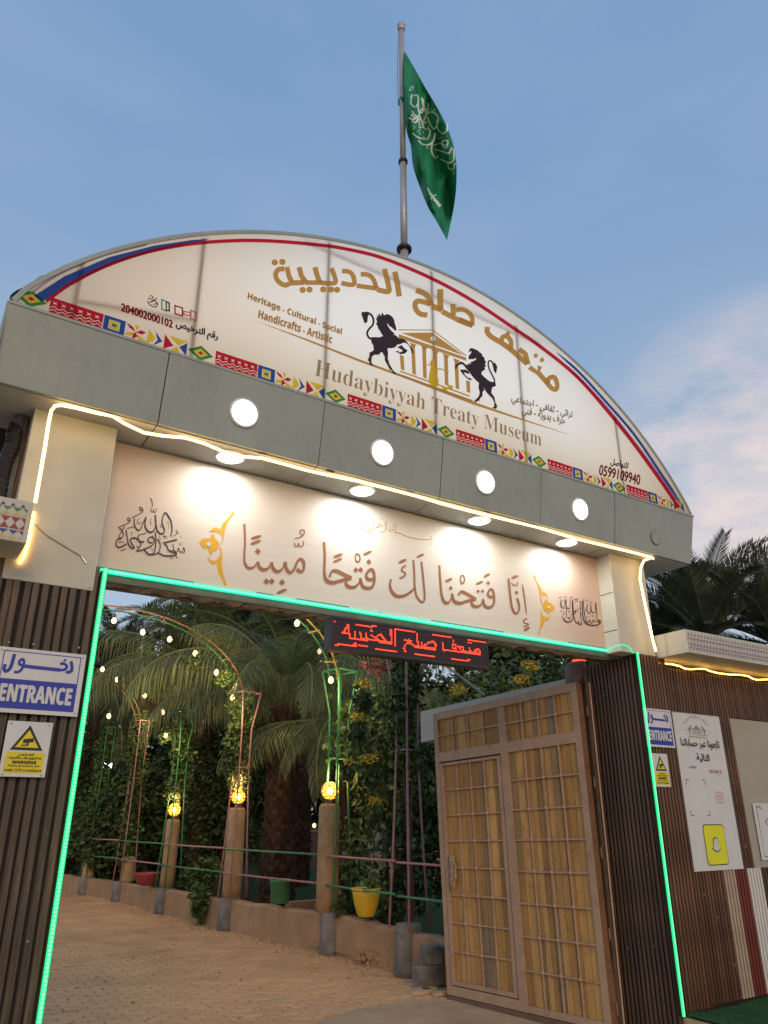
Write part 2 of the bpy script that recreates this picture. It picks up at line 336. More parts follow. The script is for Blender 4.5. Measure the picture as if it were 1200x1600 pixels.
def style(t, k):
    if not k: return t
    U, Lw, D = {'bold': (0x1D5D4, 0x1D5EE, 0x1D7EC), 'serif': (0x1D400, 0x1D41A, 0x1D7CE)}[k]
    return ''.join(chr(U+ord(c)-65) if 'A' <= c <= 'Z' else chr(Lw+ord(c)-97) if 'a' <= c <= 'z' else chr(D+ord(c)-48) if '0' <= c <= '9' else c for c in t)
def glyphs(txt, offset=0, res=3):
    c = bpy.data.curves.new('lettering', 'FONT'); c.body = txt; c.resolution_u = res; c.offset = offset
    o = bpy.data.objects.new('lettering', c); me = o.to_mesh()
    v = [tuple(p.co[:2]) for p in me.vertices]; f = [tuple(p.vertices) for p in me.polygons]
    # island index, so that overlapping letters never share a plane
    par = list(range(len(v)))
    def find(a):
        while par[a] != a: par[a] = par[par[a]]; a = par[a]
        return a
    for q in f:
        for a in q[1:]: par[find(a)] = find(q[0])
    ids = {}; isl = [ids.setdefault(find(i), len(ids)) for i in range(len(v))]
    o.to_mesh_clear(); bpy.data.objects.remove(o); bpy.data.curves.remove(c)
    return v, f, isl
def text(txt, BL, BR, TL, Y, m, parent, fat=0, offset=0, name='lettering', cond=None, px=True):
    v, f, isl = glyphs(txt, offset)
    if not v: return
    a = np.array(v); lo = a.min(0); sz = a.max(0)-lo
    o, bx, tz = [(at_y(*p, Y) if px else Vector(p)) for p in (BL, BR, TL)]
    ex = bx-o; ez = tz-o; mb = MB(); k = 0
    offs = [(0, 0)] if not fat else [(0, 0), (fat, 0), (-fat, 0), (0, fat), (0, -fat)]
    for dx, dz in offs:
        vs = []
        for (x, y), i in zip(v, isl):
            p = o+ex*((x-lo[0])/sz[0])+ez*((y-lo[1])/sz[1]); vs.append((p.x+dx, Y-.0035-(i % 5)*.0003-k*.0002, p.z+dz))
        mb.add(vs, f); k += 1
    return mb.build(name, M[m], parent)

# ================================================================== GROUND
mb = MB(); mb.add([(-400, -60, G-.03), (400, -60, G-.03), (400, 700, G-.03), (-400, 700, G-.03)], [(0, 1, 2, 3)])
tag(mb.build('ground', M['soil']), kind='structure')
mb = MB(); mb.add([(-6, -8, G-.012), (7.6, -8, G-.012), (7.6, 8.2, G-.012), (6.3, 8.6, G-.012), (6.4, 30, G-.012), (-6, 30, G-.012)], [(0, 1, 2, 3, 4, 5)])
path = tag(mb.build('paved_path', M['joint']), kind='structure')
# interlocking pavers
def paver_mesh():
    w, d, h, z = .236, .118, .04, .014
    top = [(-w/2, -d/2), (-w/4, -d/2-z), (0, -d/2), (w/4, -d/2-z), (w/2, -d/2), (w/2+z*.7, 0), (w/2, d/2), (w/4, d/2-z), (0, d/2), (-w/4, d/2-z), (-w/2, d/2), (-w/2+z*.7, 0)]
    b = .006; vs = [(x, y, -h) for x, y in top]+[(x, y, -b) for x, y in top]+[(x*(1-2*b/w), y*(1-2*b/d), 0) for x, y in top]; n = 12
    fs = [(i, (i+1) % n, n+(i+1) % n, n+i) for i in range(n)]+[(n+i, n+(i+1) % n, 2*n+(i+1) % n, 2*n+i) for i in range(n)]+[tuple(2*n+i for i in range(n))]
    return vs, fs
pv, pf = paver_mesh(); brick_me = MB().add(pv, pf).mesh('paver', M['paver'])
apron_z = [at_z(470, 1606), at_z(560, 1577), at_z(650, 1562), at_z(705, 1566)]
def in_apron(x, y):
    if y < 5.2: return True
    xs = [p.x for p in apron_z]; ys = [p.y for p in apron_z]
    return y < np.interp(x, xs, ys, left=ys[0]-(xs[0]-x)*.8)
plist = []
for r in range(int(26/.124)):
    for c in range(int(11/.245)):
        x = -4.5+c*.245+(.1225 if r % 2 else 0); y = 2+r*.124
        if x > 6.35 or in_apron(x, y): continue
        q = proj((x, y, G))
        if y > 26: continue
        if x < 0.0 and y > 8: 
            if q[0] < -150: continue
        vis = 60 < q[0] < 760 and q[1] < 1610
        plist.append((0 if vis else 1, y*y+x*x, x, y))
plist.sort(); rest = MB()
for i, (vv, dd, x, y) in enumerate(plist):
    dz = random.gauss(0, .003)+.0015*sin(x*3+y*2.1); rx, ry, rz = random.gauss(0, .010), random.gauss(0, .006), random.gauss(0, .012)
    if i < 300:
        o = put('paver', brick_me, path, (x, y, G+dz)); o.rotation_euler = (rx, ry, rz)
    else:
        rest.add([(x+a-b*rz, y+b+a*rz, G+dz+c+b*rx-a*ry) for a, b, c in pv], pf)
rest.build('pavers_beyond', M['paver'], path, kind='stuff')
mb = MB(); ap = [(-6, -8), (7.6, -8), (7.6, 5.8), (6.25, 5.9), (6.1, 7.9)]+[(p.x, p.y) for p in reversed(apron_z)]+[(2.6, 4.9), (-6, 4.6)]
n_ = len(ap); mb.add([(x, y, G+.008) for x, y in ap]+[(x, y, G-.05) for x, y in ap], [tuple(range(n_))]+[(i, i+n_, (i+1) % n_+n_, (i+1) % n_) for i in range(n_)])
tag(mb.build('concrete_apron', M['apron']), kind='structure')
# loose flat stones at the apron edge
for px, py, s_ in ((655, 1553, .17), (672, 1550, .13), (688, 1556, .12)):
    p = at_z(px, py); mb = MB(); n_ = 7; ang = [2*pi*i/n_+random.uniform(-.2, .2) for i in range(n_)]
    ring = [(cos(a)*s_*random.uniform(.7, 1.1), sin(a)*s_*random.uniform(.5, .8)) for a in ang]
    mb.add([(x, y, 0) for x, y in ring]+[(x*.92, y*.92, .035) for x, y in ring], [(i, (i+1) % n_, n_+(i+1) % n_, n_+i) for i in range(n_)]+[tuple(range(n_, 2*n_))])
    o = mb.build('flat_stone', M['apron'], loc=(p.x, p.y, G+.008))
    tag(o, {655: 'largest flat broken slab at the edge of the paving, left of the concrete blocks', 672: 'middle flat broken slab in front of the concrete blocks', 688: 'flat broken slab touching the free edge of the wooden gate'}[px], 'stone', 'broken slabs by the gate')

# lawn behind the planter wall
mb = MB(); mb.add([(6.3, 7, G+.05), (40, 7, G+.05), (40, 60, G+.05), (4.9, 60, G+.05), (5.3, 24, G+.05)], [(0, 1, 2, 3, 4)])
tag(mb.build('lawn', M['lawn']), kind='structure')

# ================================================================== PLANTER WALL, STUBS
posts = [at_z(*p) for p in ((632, 1527), (513, 1492), (350, 1454), (249, 1428), (181, 1409), (128, 1398))]
wall = empty('planter_wall', (posts[0].x, posts[0].y, G), 'low ochre plastered planter wall along the right side of the paved path', 'wall')
tops = [.50, .52, .47, .44, .40, .38]
def wall_seg(a, b, ha, hb, name='wall_section'):
    a = Vector((a.x, a.y, 0)); b = Vector((b.x, b.y, 0)); d = (b-a).normalized(); nn = Vector((-d.y, d.x, 0))
    if nn.x < 0: nn = -nn
    k = 10; mb = MB(); vs = []
    for i in range(k+1):
        t = i/k; p = a.lerp(b, t); h = ha+(hb-ha)*t+random.uniform(-.012, .012); o = random.uniform(-.008, .008)
        for (dx, z) in ((.05+o-.02, G-.05), (.05+o, G+h-.03), (.07+o, G+h), (.2, G+h+.005), (.24, G+h-.02), (.26, G-.05)):
            q = p+nn*dx; vs.append((q.x, q.y, z))
    fs = [(i*6+j, i*6+j+1, i*6+6+j+1, i*6+6+j) for i in range(k) for j in range(5)]
    fs += [tuple(range(6)), tuple(k*6+j for j in range(6))[::-1]]
    mb.add(vs, fs); o = mb.build(name, M['plaster'], wall); rel(o, wall)
    bm = bmesh.new(); bm.from_mesh(o.data); bmesh.ops.recalc_face_normals(bm, faces=bm.faces); bm.to_mesh(o.data); bm.free()
for i in range(5): wall_seg(posts[i], posts[i+1], tops[i], tops[i+1])
wall_seg(posts[0]+Vector((.12, -1.15, 0)), posts[0], .47, .5)
far = posts[5]+(posts[5]-posts[4])*2; wall_seg(posts[5], far, tops[5], .36)
# crumbled plaster patch near the first stub
mb = MB(); a = at_z(548, 1505); b = at_z(622, 1522); d = (b-a); nrm = Vector((d.y, -d.x, 0)).normalized()
if nrm.x > 0: nrm = -nrm
for i in range(46):
    t = random.random(); h = random.uniform(.0, .22)*(1-abs(t-.5)*.9); s_ = random.uniform(.015, .04); p = a.lerp(b, t)+nrm*random.uniform(-.01, .015)
    mm = Matrix.Translation((p.x+.045, p.y, G+h+.01)) @ Matrix.Rotation(random.uniform(0, 3), 4, Vector((random.random(), random.random(), random.random())).normalized())
    mb.box((-s_, -s_*.6, -s_*.5), (s_, s_*.6, s_*.5), mm)
o = mb.build('crumbled_plaster', M['plaster'], wall, kind='stuff'); rel(o, wall)

stub_lab = ['round grey concrete stub nearest the wooden gate with worn whitewash', 'squarish grey concrete stub under the green trellis tower with white drips',
            'grey concrete stub under the pink trellis tower and lamp column', 'grey concrete stub right of the red bowl planter', 'small grey concrete stub left of the red bowl planter', 'farthest grey concrete stub near the green light strip']
for i, p in enumerate(posts):
    h = tops[i]+.09 if i == 0 else tops[i]+.03
    r = .175 if i == 0 else .19
    mb = MB(); n = 18; prof = [(r*1.1, -.04), (r*1.05, .08), (r, h*.5), (r*.97, h-.02), (r*.9, h)]
    mb.lathe(prof, n) if i in (0,) else mb.lathe([(a_*1.02, b_) for a_, b_ in prof], 16)
    mb.v = [(x+random.gauss(0, .003), y+random.gauss(0, .003), z) for x, y, z in mb.v]
    o = mb.build('concrete_stub', M['concrete'], loc=(p.x+.1, p.y+.05, G), smooth=True)
    tag(o, stub_lab[i], 'post', 'concrete stubs along the planter wall')

# ================================================================== TRELLIS TOWERS, COLUMNS, LAMPS
tw_cols = ['pipe_mauve', 'pipe_green', 'pipe_pink', 'pipe_green', 'pipe_pink', 'pipe_green']
tw_lab = ['mauve pipe trellis tower nearest the wooden gate, wrapped in vines', 'green pipe trellis tower with a flared top behind the concrete stub', 'pink pipe trellis tower with a flared top left of the palm trunk',
          'green pipe trellis tower beside the red bowl planter', 'pale pink trellis tower among dark bushes', 'farthest green trellis tower by the green light strip']
TW = []
for i, p in enumerate(posts):
    c = Vector((p.x+.16, p.y+.12, G)); z0 = tops[i]+.03; m = M[tw_cols[i]]
    t = empty('trellis_tower', c, tw_lab[i], 'trellis', 'pipe trellis towers along the planter wall'); TW.append(c)
    r0, r1, r2 = (.26, .15, .30 if i < 4 else .17)
    H1, H2, H3 = 2.75, 3.45, 4.15
    for q in range(4):
        an = pi/4+q*pi/2+.2; dx, dy = cos(an), sin(an)
        mb = MB(); mb.tube([(dx*r0, dy*r0, z0), (dx*(r0*.78), dy*r0*.78, 1.5), (dx*r1, dy*r1, H1), (dx*r1*1.05, dy*r1*1.05, H2), (dx*r2, dy*r2, H3)], .017 if i < 3 else .015, 7)
        o = mb.build('upright', m, t, smooth=True)
    for zz, rr in ((H1, r1+.01), (H3, r2)):
        mb = MB(); k = 4; ring = [Vector((cos(pi/4+.2+j*pi/2)*rr, sin(pi/4+.2+j*pi/2)*rr, zz)) for j in range(4)]
        for j in range(4): mb.bar(ring[j], ring[(j+1) % 4], .022)
        mb.build('ring_bar', m, t)
# round plaster columns with globe lamps
col_lab = ['plaster lamp column inside the green trellis tower', 'plaster lamp column inside the pink trellis tower', 'plaster lamp column right of the red bowl planter', 'slim plaster column left of the red bowl planter', 'farthest plaster column among dark bushes']
col_px = [(515, 1256, 1), (371, 1262, 2), (271, 1280, 3), (203, 1338, 4), (142, 1330, 5)]
for (px, py, i), lab in zip(col_px, col_lab):
    Y = posts[i].y+.16; top = at_y(px, py, Y); x = top.x; ht = top.z-G; zb_ = tops[i]+.02
    r = .17 if i < 3 else .155
    mb = MB(); mb.lathe([(r*1.02, zb_), (r*1.0, ht*.45), (r*.97, ht*.7), (r*.95, ht-.05), (r*.8, ht)], 16)
    mb.v = [(a+random.gauss(0, .004), b+random.gauss(0, .004), c) for a, b, c in mb.v]
    tag(mb.build('plaster_column', M['column_plaster'], loc=(x, Y, G), smooth=True), lab, 'column', 'plaster lamp columns')
    if i < 4:
        lz = ht+.17; g = empty('globe_lamp', (x, Y, G+ht), ['glowing amber globe lamp on the column in the green trellis', 'glowing amber globe lamp on the column in the pink trellis', 'glowing amber globe lamp on the column near the red bowl'][i-1], 'lamp', 'amber globe lamps on columns')
        MB().lathe([(.06, 0), (.05, .04), (.07, .06)], 12).build('lamp_base', M['rust'], g)
        ico = bmesh.new(); bmesh.ops.create_icosphere(ico, subdivisions=2, radius=.052, matrix=Matrix.Translation((0, 0, .19)))
        me = bpy.data.meshes.new('glowing_bulb'); ico.to_mesh(me); ico.free(); me.materials.append(M['globe_core']); put('glowing_bulb', me, g)
        gs = bmesh.new(); bmesh.ops.create_icosphere(gs, subdivisions=3, radius=.128, matrix=Matrix.Translation((0, 0, .19)))
        me = bpy.data.meshes.new('glass_globe'); gs.to_mesh(me); gs.free(); me.materials.append(M['globe_glass']); me.polygons.foreach_set('use_smooth', [True]*len(me.polygons)); put('glass_globe', me, g)
        cage = MB(); R_ = .135; nr = 12
        for q in range(nr):
            a_ = 2*pi*q/nr; cage.tube([(cos(a_)*R_*sin(t_), sin(a_)*R_*sin(t_), .19-R_*cos(t_)) for t_ in np.linspace(.35, pi-.2, 9)], .007, 4)
        for t_ in np.linspace(.5, pi-.5, 6):
            cage.tube([(cos(a_)*R_*sin(t_), sin(a_)*R_*sin(t_), .19-R_*cos(t_)) for a_ in np.linspace(0, 2*pi, 17)], .006, 4)
        cage.build('wicker_shade', M.setdefault('wicker', mat('amber_wicker', (.6, .33, .1), .6, 0, .2, 30)), g, kind='stuff')
        ld = bpy.data.lights.new('globe_light', 'POINT'); ld.energy = 24; ld.color = (1, .66, .28); ld.shadow_soft_size = .12
        lo = bpy.data.objects.new('globe_light', ld); COL.objects.link(lo); lo.location = (x, Y, G+ht+.42)
# railings between towers
for i in range(6):
    a = TW[i]+Vector((-.22, 0, 0)); b = (TW[i+1] if i < 5 else TW[5]+(TW[5]-TW[4]))+Vector((-.22, 0, 0))
    r = empty('pipe_railing', a, ['two-rail pipe railing between the mauve and green trellis towers', 'two-rail pipe railing in front of the big palm trunk', 'two-rail pipe railing above the trailing creeper', 'two-rail pipe railing above the red bowl', 'two-rail pipe railing among the dark bushes', 'farthest two-rail pipe railing'][i], 'railing', 'pipe railings on the planter wall')
    hi, lo_ = ('pipe_pink', 'pipe_green') if i % 2 == 0 else ('pipe_green', 'pipe_pink')
    for zz, mm in ((1.33, hi), (.93, lo_)):
        rel(MB().tube([a+Vector((0, 0, zz)), a.lerp(b, .5)+Vector((0, 0, zz-.01)), b+Vector((0, 0, zz-.01))], .016, 7).build('rail', M[mm], r, smooth=True), r)
a = TW[0]; r = empty('pipe_railing', a, 'short two-rail pipe railing from the mauve trellis tower to behind the wooden gate', 'railing', 'pipe railings on the planter wall')
for zz, mm in ((1.31, 'pipe_pink'), (.91, 'pipe_green')):
    rel(MB().tube([a+Vector((-.2, 0, zz)), a+Vector((-.05, -1.5, zz))], .016, 7).build('rail', M[mm], r, smooth=True), r)

# arches over the path with hanging bulbs
def arch(i, col_a, col_b, lab, x_left=.6):
    c = TW[i]; xr = c.x-.05; zs = G+4.0; rx = (xr-x_left)/2; cx_ = (xr+x_left)/2; rz_ = 1.55
    t = empty('pipe_arch', (cx_, c.y, zs), lab, 'arch', 'pipe arches over the path')
    for rr, mm, dy in ((1, col_a, 0), (.955, col_b, .05)):
        pts = [(cos(a_)*rx*rr, dy, sin(a_)*rz_*rr) for a_ in np.linspace(0, pi, 25)]
        MB().tube(pts, .014, 6).build('arch_pipe', M[mm], t, smooth=True)
    for a_ in np.linspace(.2, pi-.2, 9):
        MB().bar((cos(a_)*rx*.93, .02, sin(a_)*rz_*.93), (cos(a_)*rx*1.02, .02, sin(a_)*rz_*1.02), .02).build('tie_bar', M[col_a], t)
arch(1, 'pipe_yellow', 'pipe_green', 'nearest pipe arch, yellow above green, passing behind the red LED display')
arch(2, 'pipe_orange', 'pipe_green', 'orange and green pipe arch springing from the pink trellis tower')
arch(4, 'rust', 'rust', 'far pipe arch seen low by the left green light strip')
bulb_me = MB().lathe([(.012, .05), (.03, .03), (.04, 0), (.03, -.03), (.008, -.045)], 10).mesh('glass_bulb', M['bulb'], True)
sock_me = MB().lathe([(.012, .05), (.016, .06), (.016, .11), (.006, .12)], 8).mesh('socket', M['dark'], True)
bulbs = [(178, 970, 2), (223, 988, 2), (265, 999, 2), (305, 1021, 2), (338, 1051, 2), (363, 1090, 2), (160, 1046, 4), (226, 1087, 4), (170, 1119, 4), (254, 1113, 4), (183, 1062, 4), (464, 974, 1), (517, 1063, 1), (259, 1149, 3), (491, 1290, 5)]
blab = ['leftmost bulb on the orange arch beside the green light strip', 'second bulb from the left on the orange arch', 'third bulb from the left on the orange arch', 'fourth bulb on the orange arch by small leaves', 'bulb on the orange arch above the curled fronds', 'lowest bulb of the orange arch at the pink trellis top',
        'small bulb against dark palm leaves beside the light strip', 'small bulb right of the red bougainvillea', 'small bulb on the drooping fronds left of the floodlight', 'tiny bulb above the yellow lit leaves', 'bulb glowing among the red bougainvillea', 'bulb hanging on the yellow pipe left of the LED display', 'bulb inside the flared top of the green trellis', 'bulb lighting yellow leaves on the green far trellis', 'distant bulb behind the big palm trunk']
for (px, py, i), lb in zip(bulbs, blab):
    p = at_y(px, py, posts[i].y+.1); sc_ = 1.15 if i < 4 else 1.3
    b = empty('string_bulb', p, 'warm glowing '+lb, 'light bulb', 'warm bulbs strung along the arches'); b.scale = (sc_,)*3
    put('glass_bulb', bulb_me, b); put('socket', sock_me, b)
p = at_y(499, 1018, posts[1].y+.1); b = empty('string_bulb', p, 'unlit clear bulb just below the left end of the LED display', 'light bulb', 'warm bulbs strung along the arches')
MB().lathe([(.012, .05), (.03, .03), (.04, 0), (.03, -.03), (.008, -.045)], 10).build('glass_bulb', M['lamp_rim'], b, smooth=True); put('socket', sock_me, b)
# small warm lights that brighten the garden where the bulbs hang (lamps' own light)
for px, py, i, e_ in ((223, 988, 2, 20), (338, 1051, 2, 34), (464, 974, 1, 16), (517, 1063, 1, 26), (200, 1087, 4, 40), (254, 1113, 4, 30), (259, 1149, 3, 22), (363, 1100, 2, 16)):
    ld = bpy.data.lights.new('bulb_light', 'POINT'); ld.energy = e_; ld.color = (1, .72, .34); ld.shadow_soft_size = .06
    lo = bpy.data.objects.new('bulb_light', ld); COL.objects.link(lo); p = at_y(px, py+6, posts[i].y); lo.location = p-Vector((0, .35, .1))
p = at_y(167, 1196, 24); fl = empty('floodlight', p, 'small bright white floodlight behind the drooping fronds', 'floodlight')
MB().box((-.16, 0, -.09), (.16, .06, .09)).build('housing', M['steel'], fl); MB().box((-.13, -.01, -.06), (.13, -.002, .06)).build('lit_panel', M['flood'], fl)
for k, (px, py) in enumerate(((148, 1268), (155, 1252))):
    p = at_y(px, py, 30); b = empty('lantern', p, ['lower tiny amber lantern far among the dark bushes', 'upper tiny amber lantern far among the dark bushes'][k], 'lantern', 'tiny far lanterns')
    MB().lathe([(.02, -.14), (.07, -.1), (.075, .08), (.02, .14)], 8).build('lantern_glass', emis('lantern_glow', (1, .5, .12), 8), b); MB().lathe([(.09, .13), (.02, .2)], 8).build('lantern_cap', M['dark'], b)

# pots
def pot(px, py, Y, prof, m, lab, sc=1.0, plant=None):
    p = at_y(px, py, Y); t = empty('flower_pot', p, lab, 'flower pot', 'pots standing on the planter wall')
    MB().lathe([(r_*sc, z_*sc) for r_, z_ in prof], 24).build('pot_body', M[m], t, smooth=True)
    MB().lathe([(prof[-1][0]*.9*sc, prof[-1][1]*sc-.03), (prof[-1][0]*.2*sc, prof[-1][1]*sc-.025)], 16).build('soil', M['soil'], t)
    return t, p
pot(572, 1432, posts[0].y+1.05, [(.11, 0), (.125, .02), (.17, .15), (.195, .27), (.2, .31), (.185, .32), (.19, .33), (.215, .335), (.215, .36), (.18, .36), (.17, .33)], 'pot_yellow', 'bright yellow flower pot on the planter wall between the green and mauve trellises')
pot(437, 1411, posts[1].y+1.45, [(.14, 0), (.15, .02), (.165, .3), (.175, .31), (.175, .35), (.15, .35), (.145, .3)], 'pot_green', 'dark green cylindrical pot at the foot of the big palm')
pot(228, 1383, posts[3].y+.75, [(.14, 0), (.2, .06), (.28, .2), (.3, .24), (.27, .24), (.25, .18)], 'pot_red', 'shallow red bowl planter on the far part of the wall')
# concrete blocks by the gate
for k, (px, py, w_, d_, h_, rz_) in enumerate(((668, 1546, .44, .2, .22, .1), (678, 1499, .22, .2, .2, -.15))):
    p = at_z(px, py) if k == 0 else None
    if k == 0: base = p; loc = Vector((p.x+.12, p.y+.1, G+.008))
    else: loc = Vector((base.x+.16, base.y+.13, G+.008+.222))
    mb = MB(); mb.box((-w_/2, -d_/2, 0), (w_/2, d_/2, h_)); o = mb.build('concrete_block', M['concrete'], loc=loc, bevel=.012); o.rotation_euler.z = rz_
    tag(o, ['grey concrete block lying beside the free edge of the gate', 'smaller broken grey block stacked on the lower block'][k], 'concrete block', 'concrete blocks by the gate')

# ================================================================== VEGETATION
def leaf_mesh(name, m, blobs, n, size, up=.3, fold=True, hang=0):
    w = np.array([b[1][0]*b[1][1]*b[1][2] for b in blobs]); w = w/w.sum(); vs = []; fs = []
    idx = np.random.choice(len(blobs), n, p=w)
    for k in idx:
        c, r = blobs[k]; d = np.random.normal(size=3); d /= np.linalg.norm(d); rad = np.random.uniform(.35, 1)**.5
        rad *= 1+.16*sin(d[0]*7+d[2]*5+k)+.1*sin(d[1]*11+k)
        p = np.array(c)+d*np.array(r)*rad
        a = np.random.normal(size=3)*[1, 1, .6]; a[2] -= hang; a /= np.linalg.norm(a); b = np.cross(a, np.random.normal(size=3)+[0, 0, up]); b /= (np.linalg.norm(b)+1e-6)
        s_ = size*np.random.uniform(.6, 1.35); wv = b*s_*.32; nn = np.cross(a, b)*s_*.1; i0 = len(vs)
        vs += [tuple(p), tuple(p+a*s_*.5+wv+nn), tuple(p+a*s_), tuple(p+a*s_*.5-wv+nn)]
        fs += [(i0, i0+1, i0+2), (i0, i0+2, i0+3)]
    return MB().add(vs, fs).mesh(name, m)
def bush(name, loc, blobs, n, size, mk, lab, cat, group=None, stems=3, flower=None, hang=0):
    t = empty(name, loc, lab, cat, group); put('foliage', leaf_mesh('foliage', M[mk], blobs, n, size, hang=hang), t)
    mb = MB()
    for i in range(stems):
        b = blobs[i % len(blobs)]; c = Vector(b[0]); x = random.uniform(-.1, .1); mb.tube([(x, 0, 0), (c.x*.4+x, c.y*.4, c.z*.45), (c.x, c.y, c.z)], .03, 5, rs=[.045, .03, .01])
    mb.build('stems', M['bark'], t)
    if flower:
        fm, fb, fn, fsz = flower; put('flowers', leaf_mesh('flowers', M[fm], fb, fn, fsz), t)
    return t
def frond_mesh(name, m, Ln, droop, n=54, leaf=.5, vee=.5, curl=0, width=.028, rise=1.0):
    vs = []; fs = []; pts = []
    for i in range(15):
        t = i/14; ang = rise-droop*t**1.3
        if i == 0: p = Vector((0, 0, 0))
        else: p = pts[-1]+Vector((cos(ang), 0, sin(ang)))*(Ln/14)
        pts.append(p)
    mb = MB(); mb.tube(pts, .02, 5, rs=[.032*(1-i/15)+.004 for i in range(15)])
    for i in range(n):
        t = .12+.87*i/(n-1); f = t*14; k = min(13, int(f)); p = pts[k].lerp(pts[k+1], f-k); d = (pts[k+1]-pts[k]).normalized()
        nrm = Vector((-d.z, 0, d.x)); ll = leaf*(.45+.75*sin(pi*min(1, t*.85+.12)))*random.uniform(.85, 1.1)
        for sg in (1, -1):
            fw = .55+.35*t; dr = (d*fw+Vector((0, sg, 0))*(1-t*.35)+nrm*vee*random.uniform(.6, 1.3)).normalized()
            dn = Vector((0, 0, -1))*curl
            a = p; b = p+dr*ll*.5+dn*ll*.12; c = p+(dr+dn*.9).normalized()*ll*random.uniform(.9, 1.05)
            wv = d*width*.5; i0 = len(vs); vs += [tuple(a-wv*.5), tuple(a+wv*.5), tuple(b+wv), tuple(b-wv), tuple(c)]
            fs += [(i0, i0+1, i0+2, i0+3), (i0+3, i0+2, i0+4)]
    mb.add(vs, fs); return mb.mesh(name, m)
F_up = [frond_mesh('frond', M['frond_far'], 2.9, .95, 58, .46, .30, .0, rise=1.0, width=.046) for _ in range(2)]
F_green = [frond_mesh('frond', M['frond'], 3.4, 1.5, 60, .5, .35, .25, rise=1.0) for _ in range(2)]
F_dry = [frond_mesh('frond', M['frond_dry'], 3.5, dr_, 50, .78, -.35, 1.5, rise=.75, width=.03) for dr_ in (1.35, 1.7, 2.0)]
def palm(loc, crown_h, r_trunk, lab, spec, boots=True):
    """spec: list of (mesh list, count, tilt range, scale)"""
    t = empty('palm_tree', loc, lab, 'palm tree')
    if crown_h > 0:
        mb = MB(); prof = []; k = 14
        for i in range(k+1): prof.append((r_trunk*(1.12-.18*i/k)*(1+random.uniform(-.04, .04)), crown_h*i/k))
        mb.lathe(prof, 14)
        rows = int(crown_h/.13)
        for i in range(rows):
            z = i*.13; n = 9
            for j in range(n):
                a = 2*pi*(j+.5*(i % 2))/n+random.uniform(-.08, .08); rr = r_trunk*(1.08-.18*z/crown_h); c, s_ = cos(a), sin(a); w_ = rr*.34; h_ = .17*random.uniform(.8, 1.25); o_ = random.uniform(.05, .1)
                tx, ty = -s_, c
                mb.add([(c*rr*.96+tx*w_, s_*rr*.96+ty*w_, z), (c*rr*.96-tx*w_, s_*rr*.96-ty*w_, z), (c*(rr+o_)-tx*w_*.45, s_*(rr+o_)-ty*w_*.45, z+h_), (c*(rr+o_)+tx*w_*.45, s_*(rr+o_)+ty*w_*.45, z+h_), (c*rr*.9, s_*rr*.9, z+h_)],
                       [(0, 1, 2, 3), (3, 2, 4), (0, 3, 4), (1, 4, 2)])
        mb.build('trunk', M['trunk'], t)
    for ms, n, (lo_, hi_), sc_ in spec:
        a0 = random.random()*6
        for i in range(n):
            o = put('frond', random.choice(ms), t, (0, 0, crown_h+random.uniform(-.15, .1)))
            a = a0+2*pi*i/n+random.uniform(-.2, .2); o.rotation_euler = (random.uniform(-.15, .15), -random.uniform(lo_, hi_), a); s_ = sc_*random.uniform(.85, 1.1); o.scale = (s_, s_*random.choice((1, -1)), s_)
    return t
pA = at_y(432, 1398, 15.4); cA = at_y(432, 1100, 15.4)
palm((pA.x, pA.y, G), cA.z-G, .31, 'big date palm with shaggy brown trunk and drooping fronds in the middle of the garden', [(F_green, 10, (.0, .5), 1.0), (F_dry, 16, (-.3, .25), 1.2)])
pB = at_y(548, 1130, 14.0)
palm((pB.x, pB.y, G), pB.z-G-.2, .18, 'shorter palm with limp grey fronds hanging behind the green trellis', [(F_dry, 12, (-.4, .2), .85)])
pC = at_y(330, 1060, 19.0)
palm((pC.x, pC.y, G), pC.z-G, .16, 'date palm with dry drooping fronds behind the orange arch', [(F_green, 10, (.1, .6), 1.0), (F_dry, 16, (-.3, .2), 1.2)])
pD = at_y(330, 965, 24.0)
palm((pD.x, pD.y, G), pD.z-G, .3, 'tall dark palm showing above the orange arch against the sky', [(F_up, 26, (-.1, .5), 1.5), (F_up, 20, (-.8, -.1), 1.4)])
pE = at_y(178, 1050, 26.0)
palm((pE.x, pE.y, G), pE.z-G, .3, 'dark spiky palm beside the left green light strip', [(F_up, 14, (-.1, .5), 1.0), (F_up, 12, (-.8, -.1), 1.0)])
pF = at_y(150, 1110, 26.0)
palm((pF.x, pF.y, G), pF.z-G, .18, 'palm with long dry fronds drooping low near the floodlight', [(F_dry, 16, (-.3, .2), 1.4)])
pI = at_y(480, 990, 21.0)
palm((pI.x, pI.y, G), pI.z-G, .28, 'dark palm crown behind the yellow pipe and LED display', [(F_up, 24, (-.1, .4), 1.5), (F_green, 18, (-.6, .1), 1.3)])
# palms behind the right-hand wall
for k, (px, py, Y, s_) in enumerate(((1105, 1000, 11.0, 1.0), (1215, 1010, 10.0, 1.0), (1040, 1030, 13.0, .9))):
    p = at_y(px, py, Y)
    palm((p.x, p.y, G), p.z-G, .25, ['dark palm crown rising above the patterned canopy beside the gateway', 'dark palm at the right edge of the photo above the canopy', 'dark palm fronds just right of the gateway corner'][k], [(F_up, 20, (.0, .55), s_), (F_up, 12, (-.45, .0), s_), (F_up, 8, (-.9, -.4), .7*s_)])

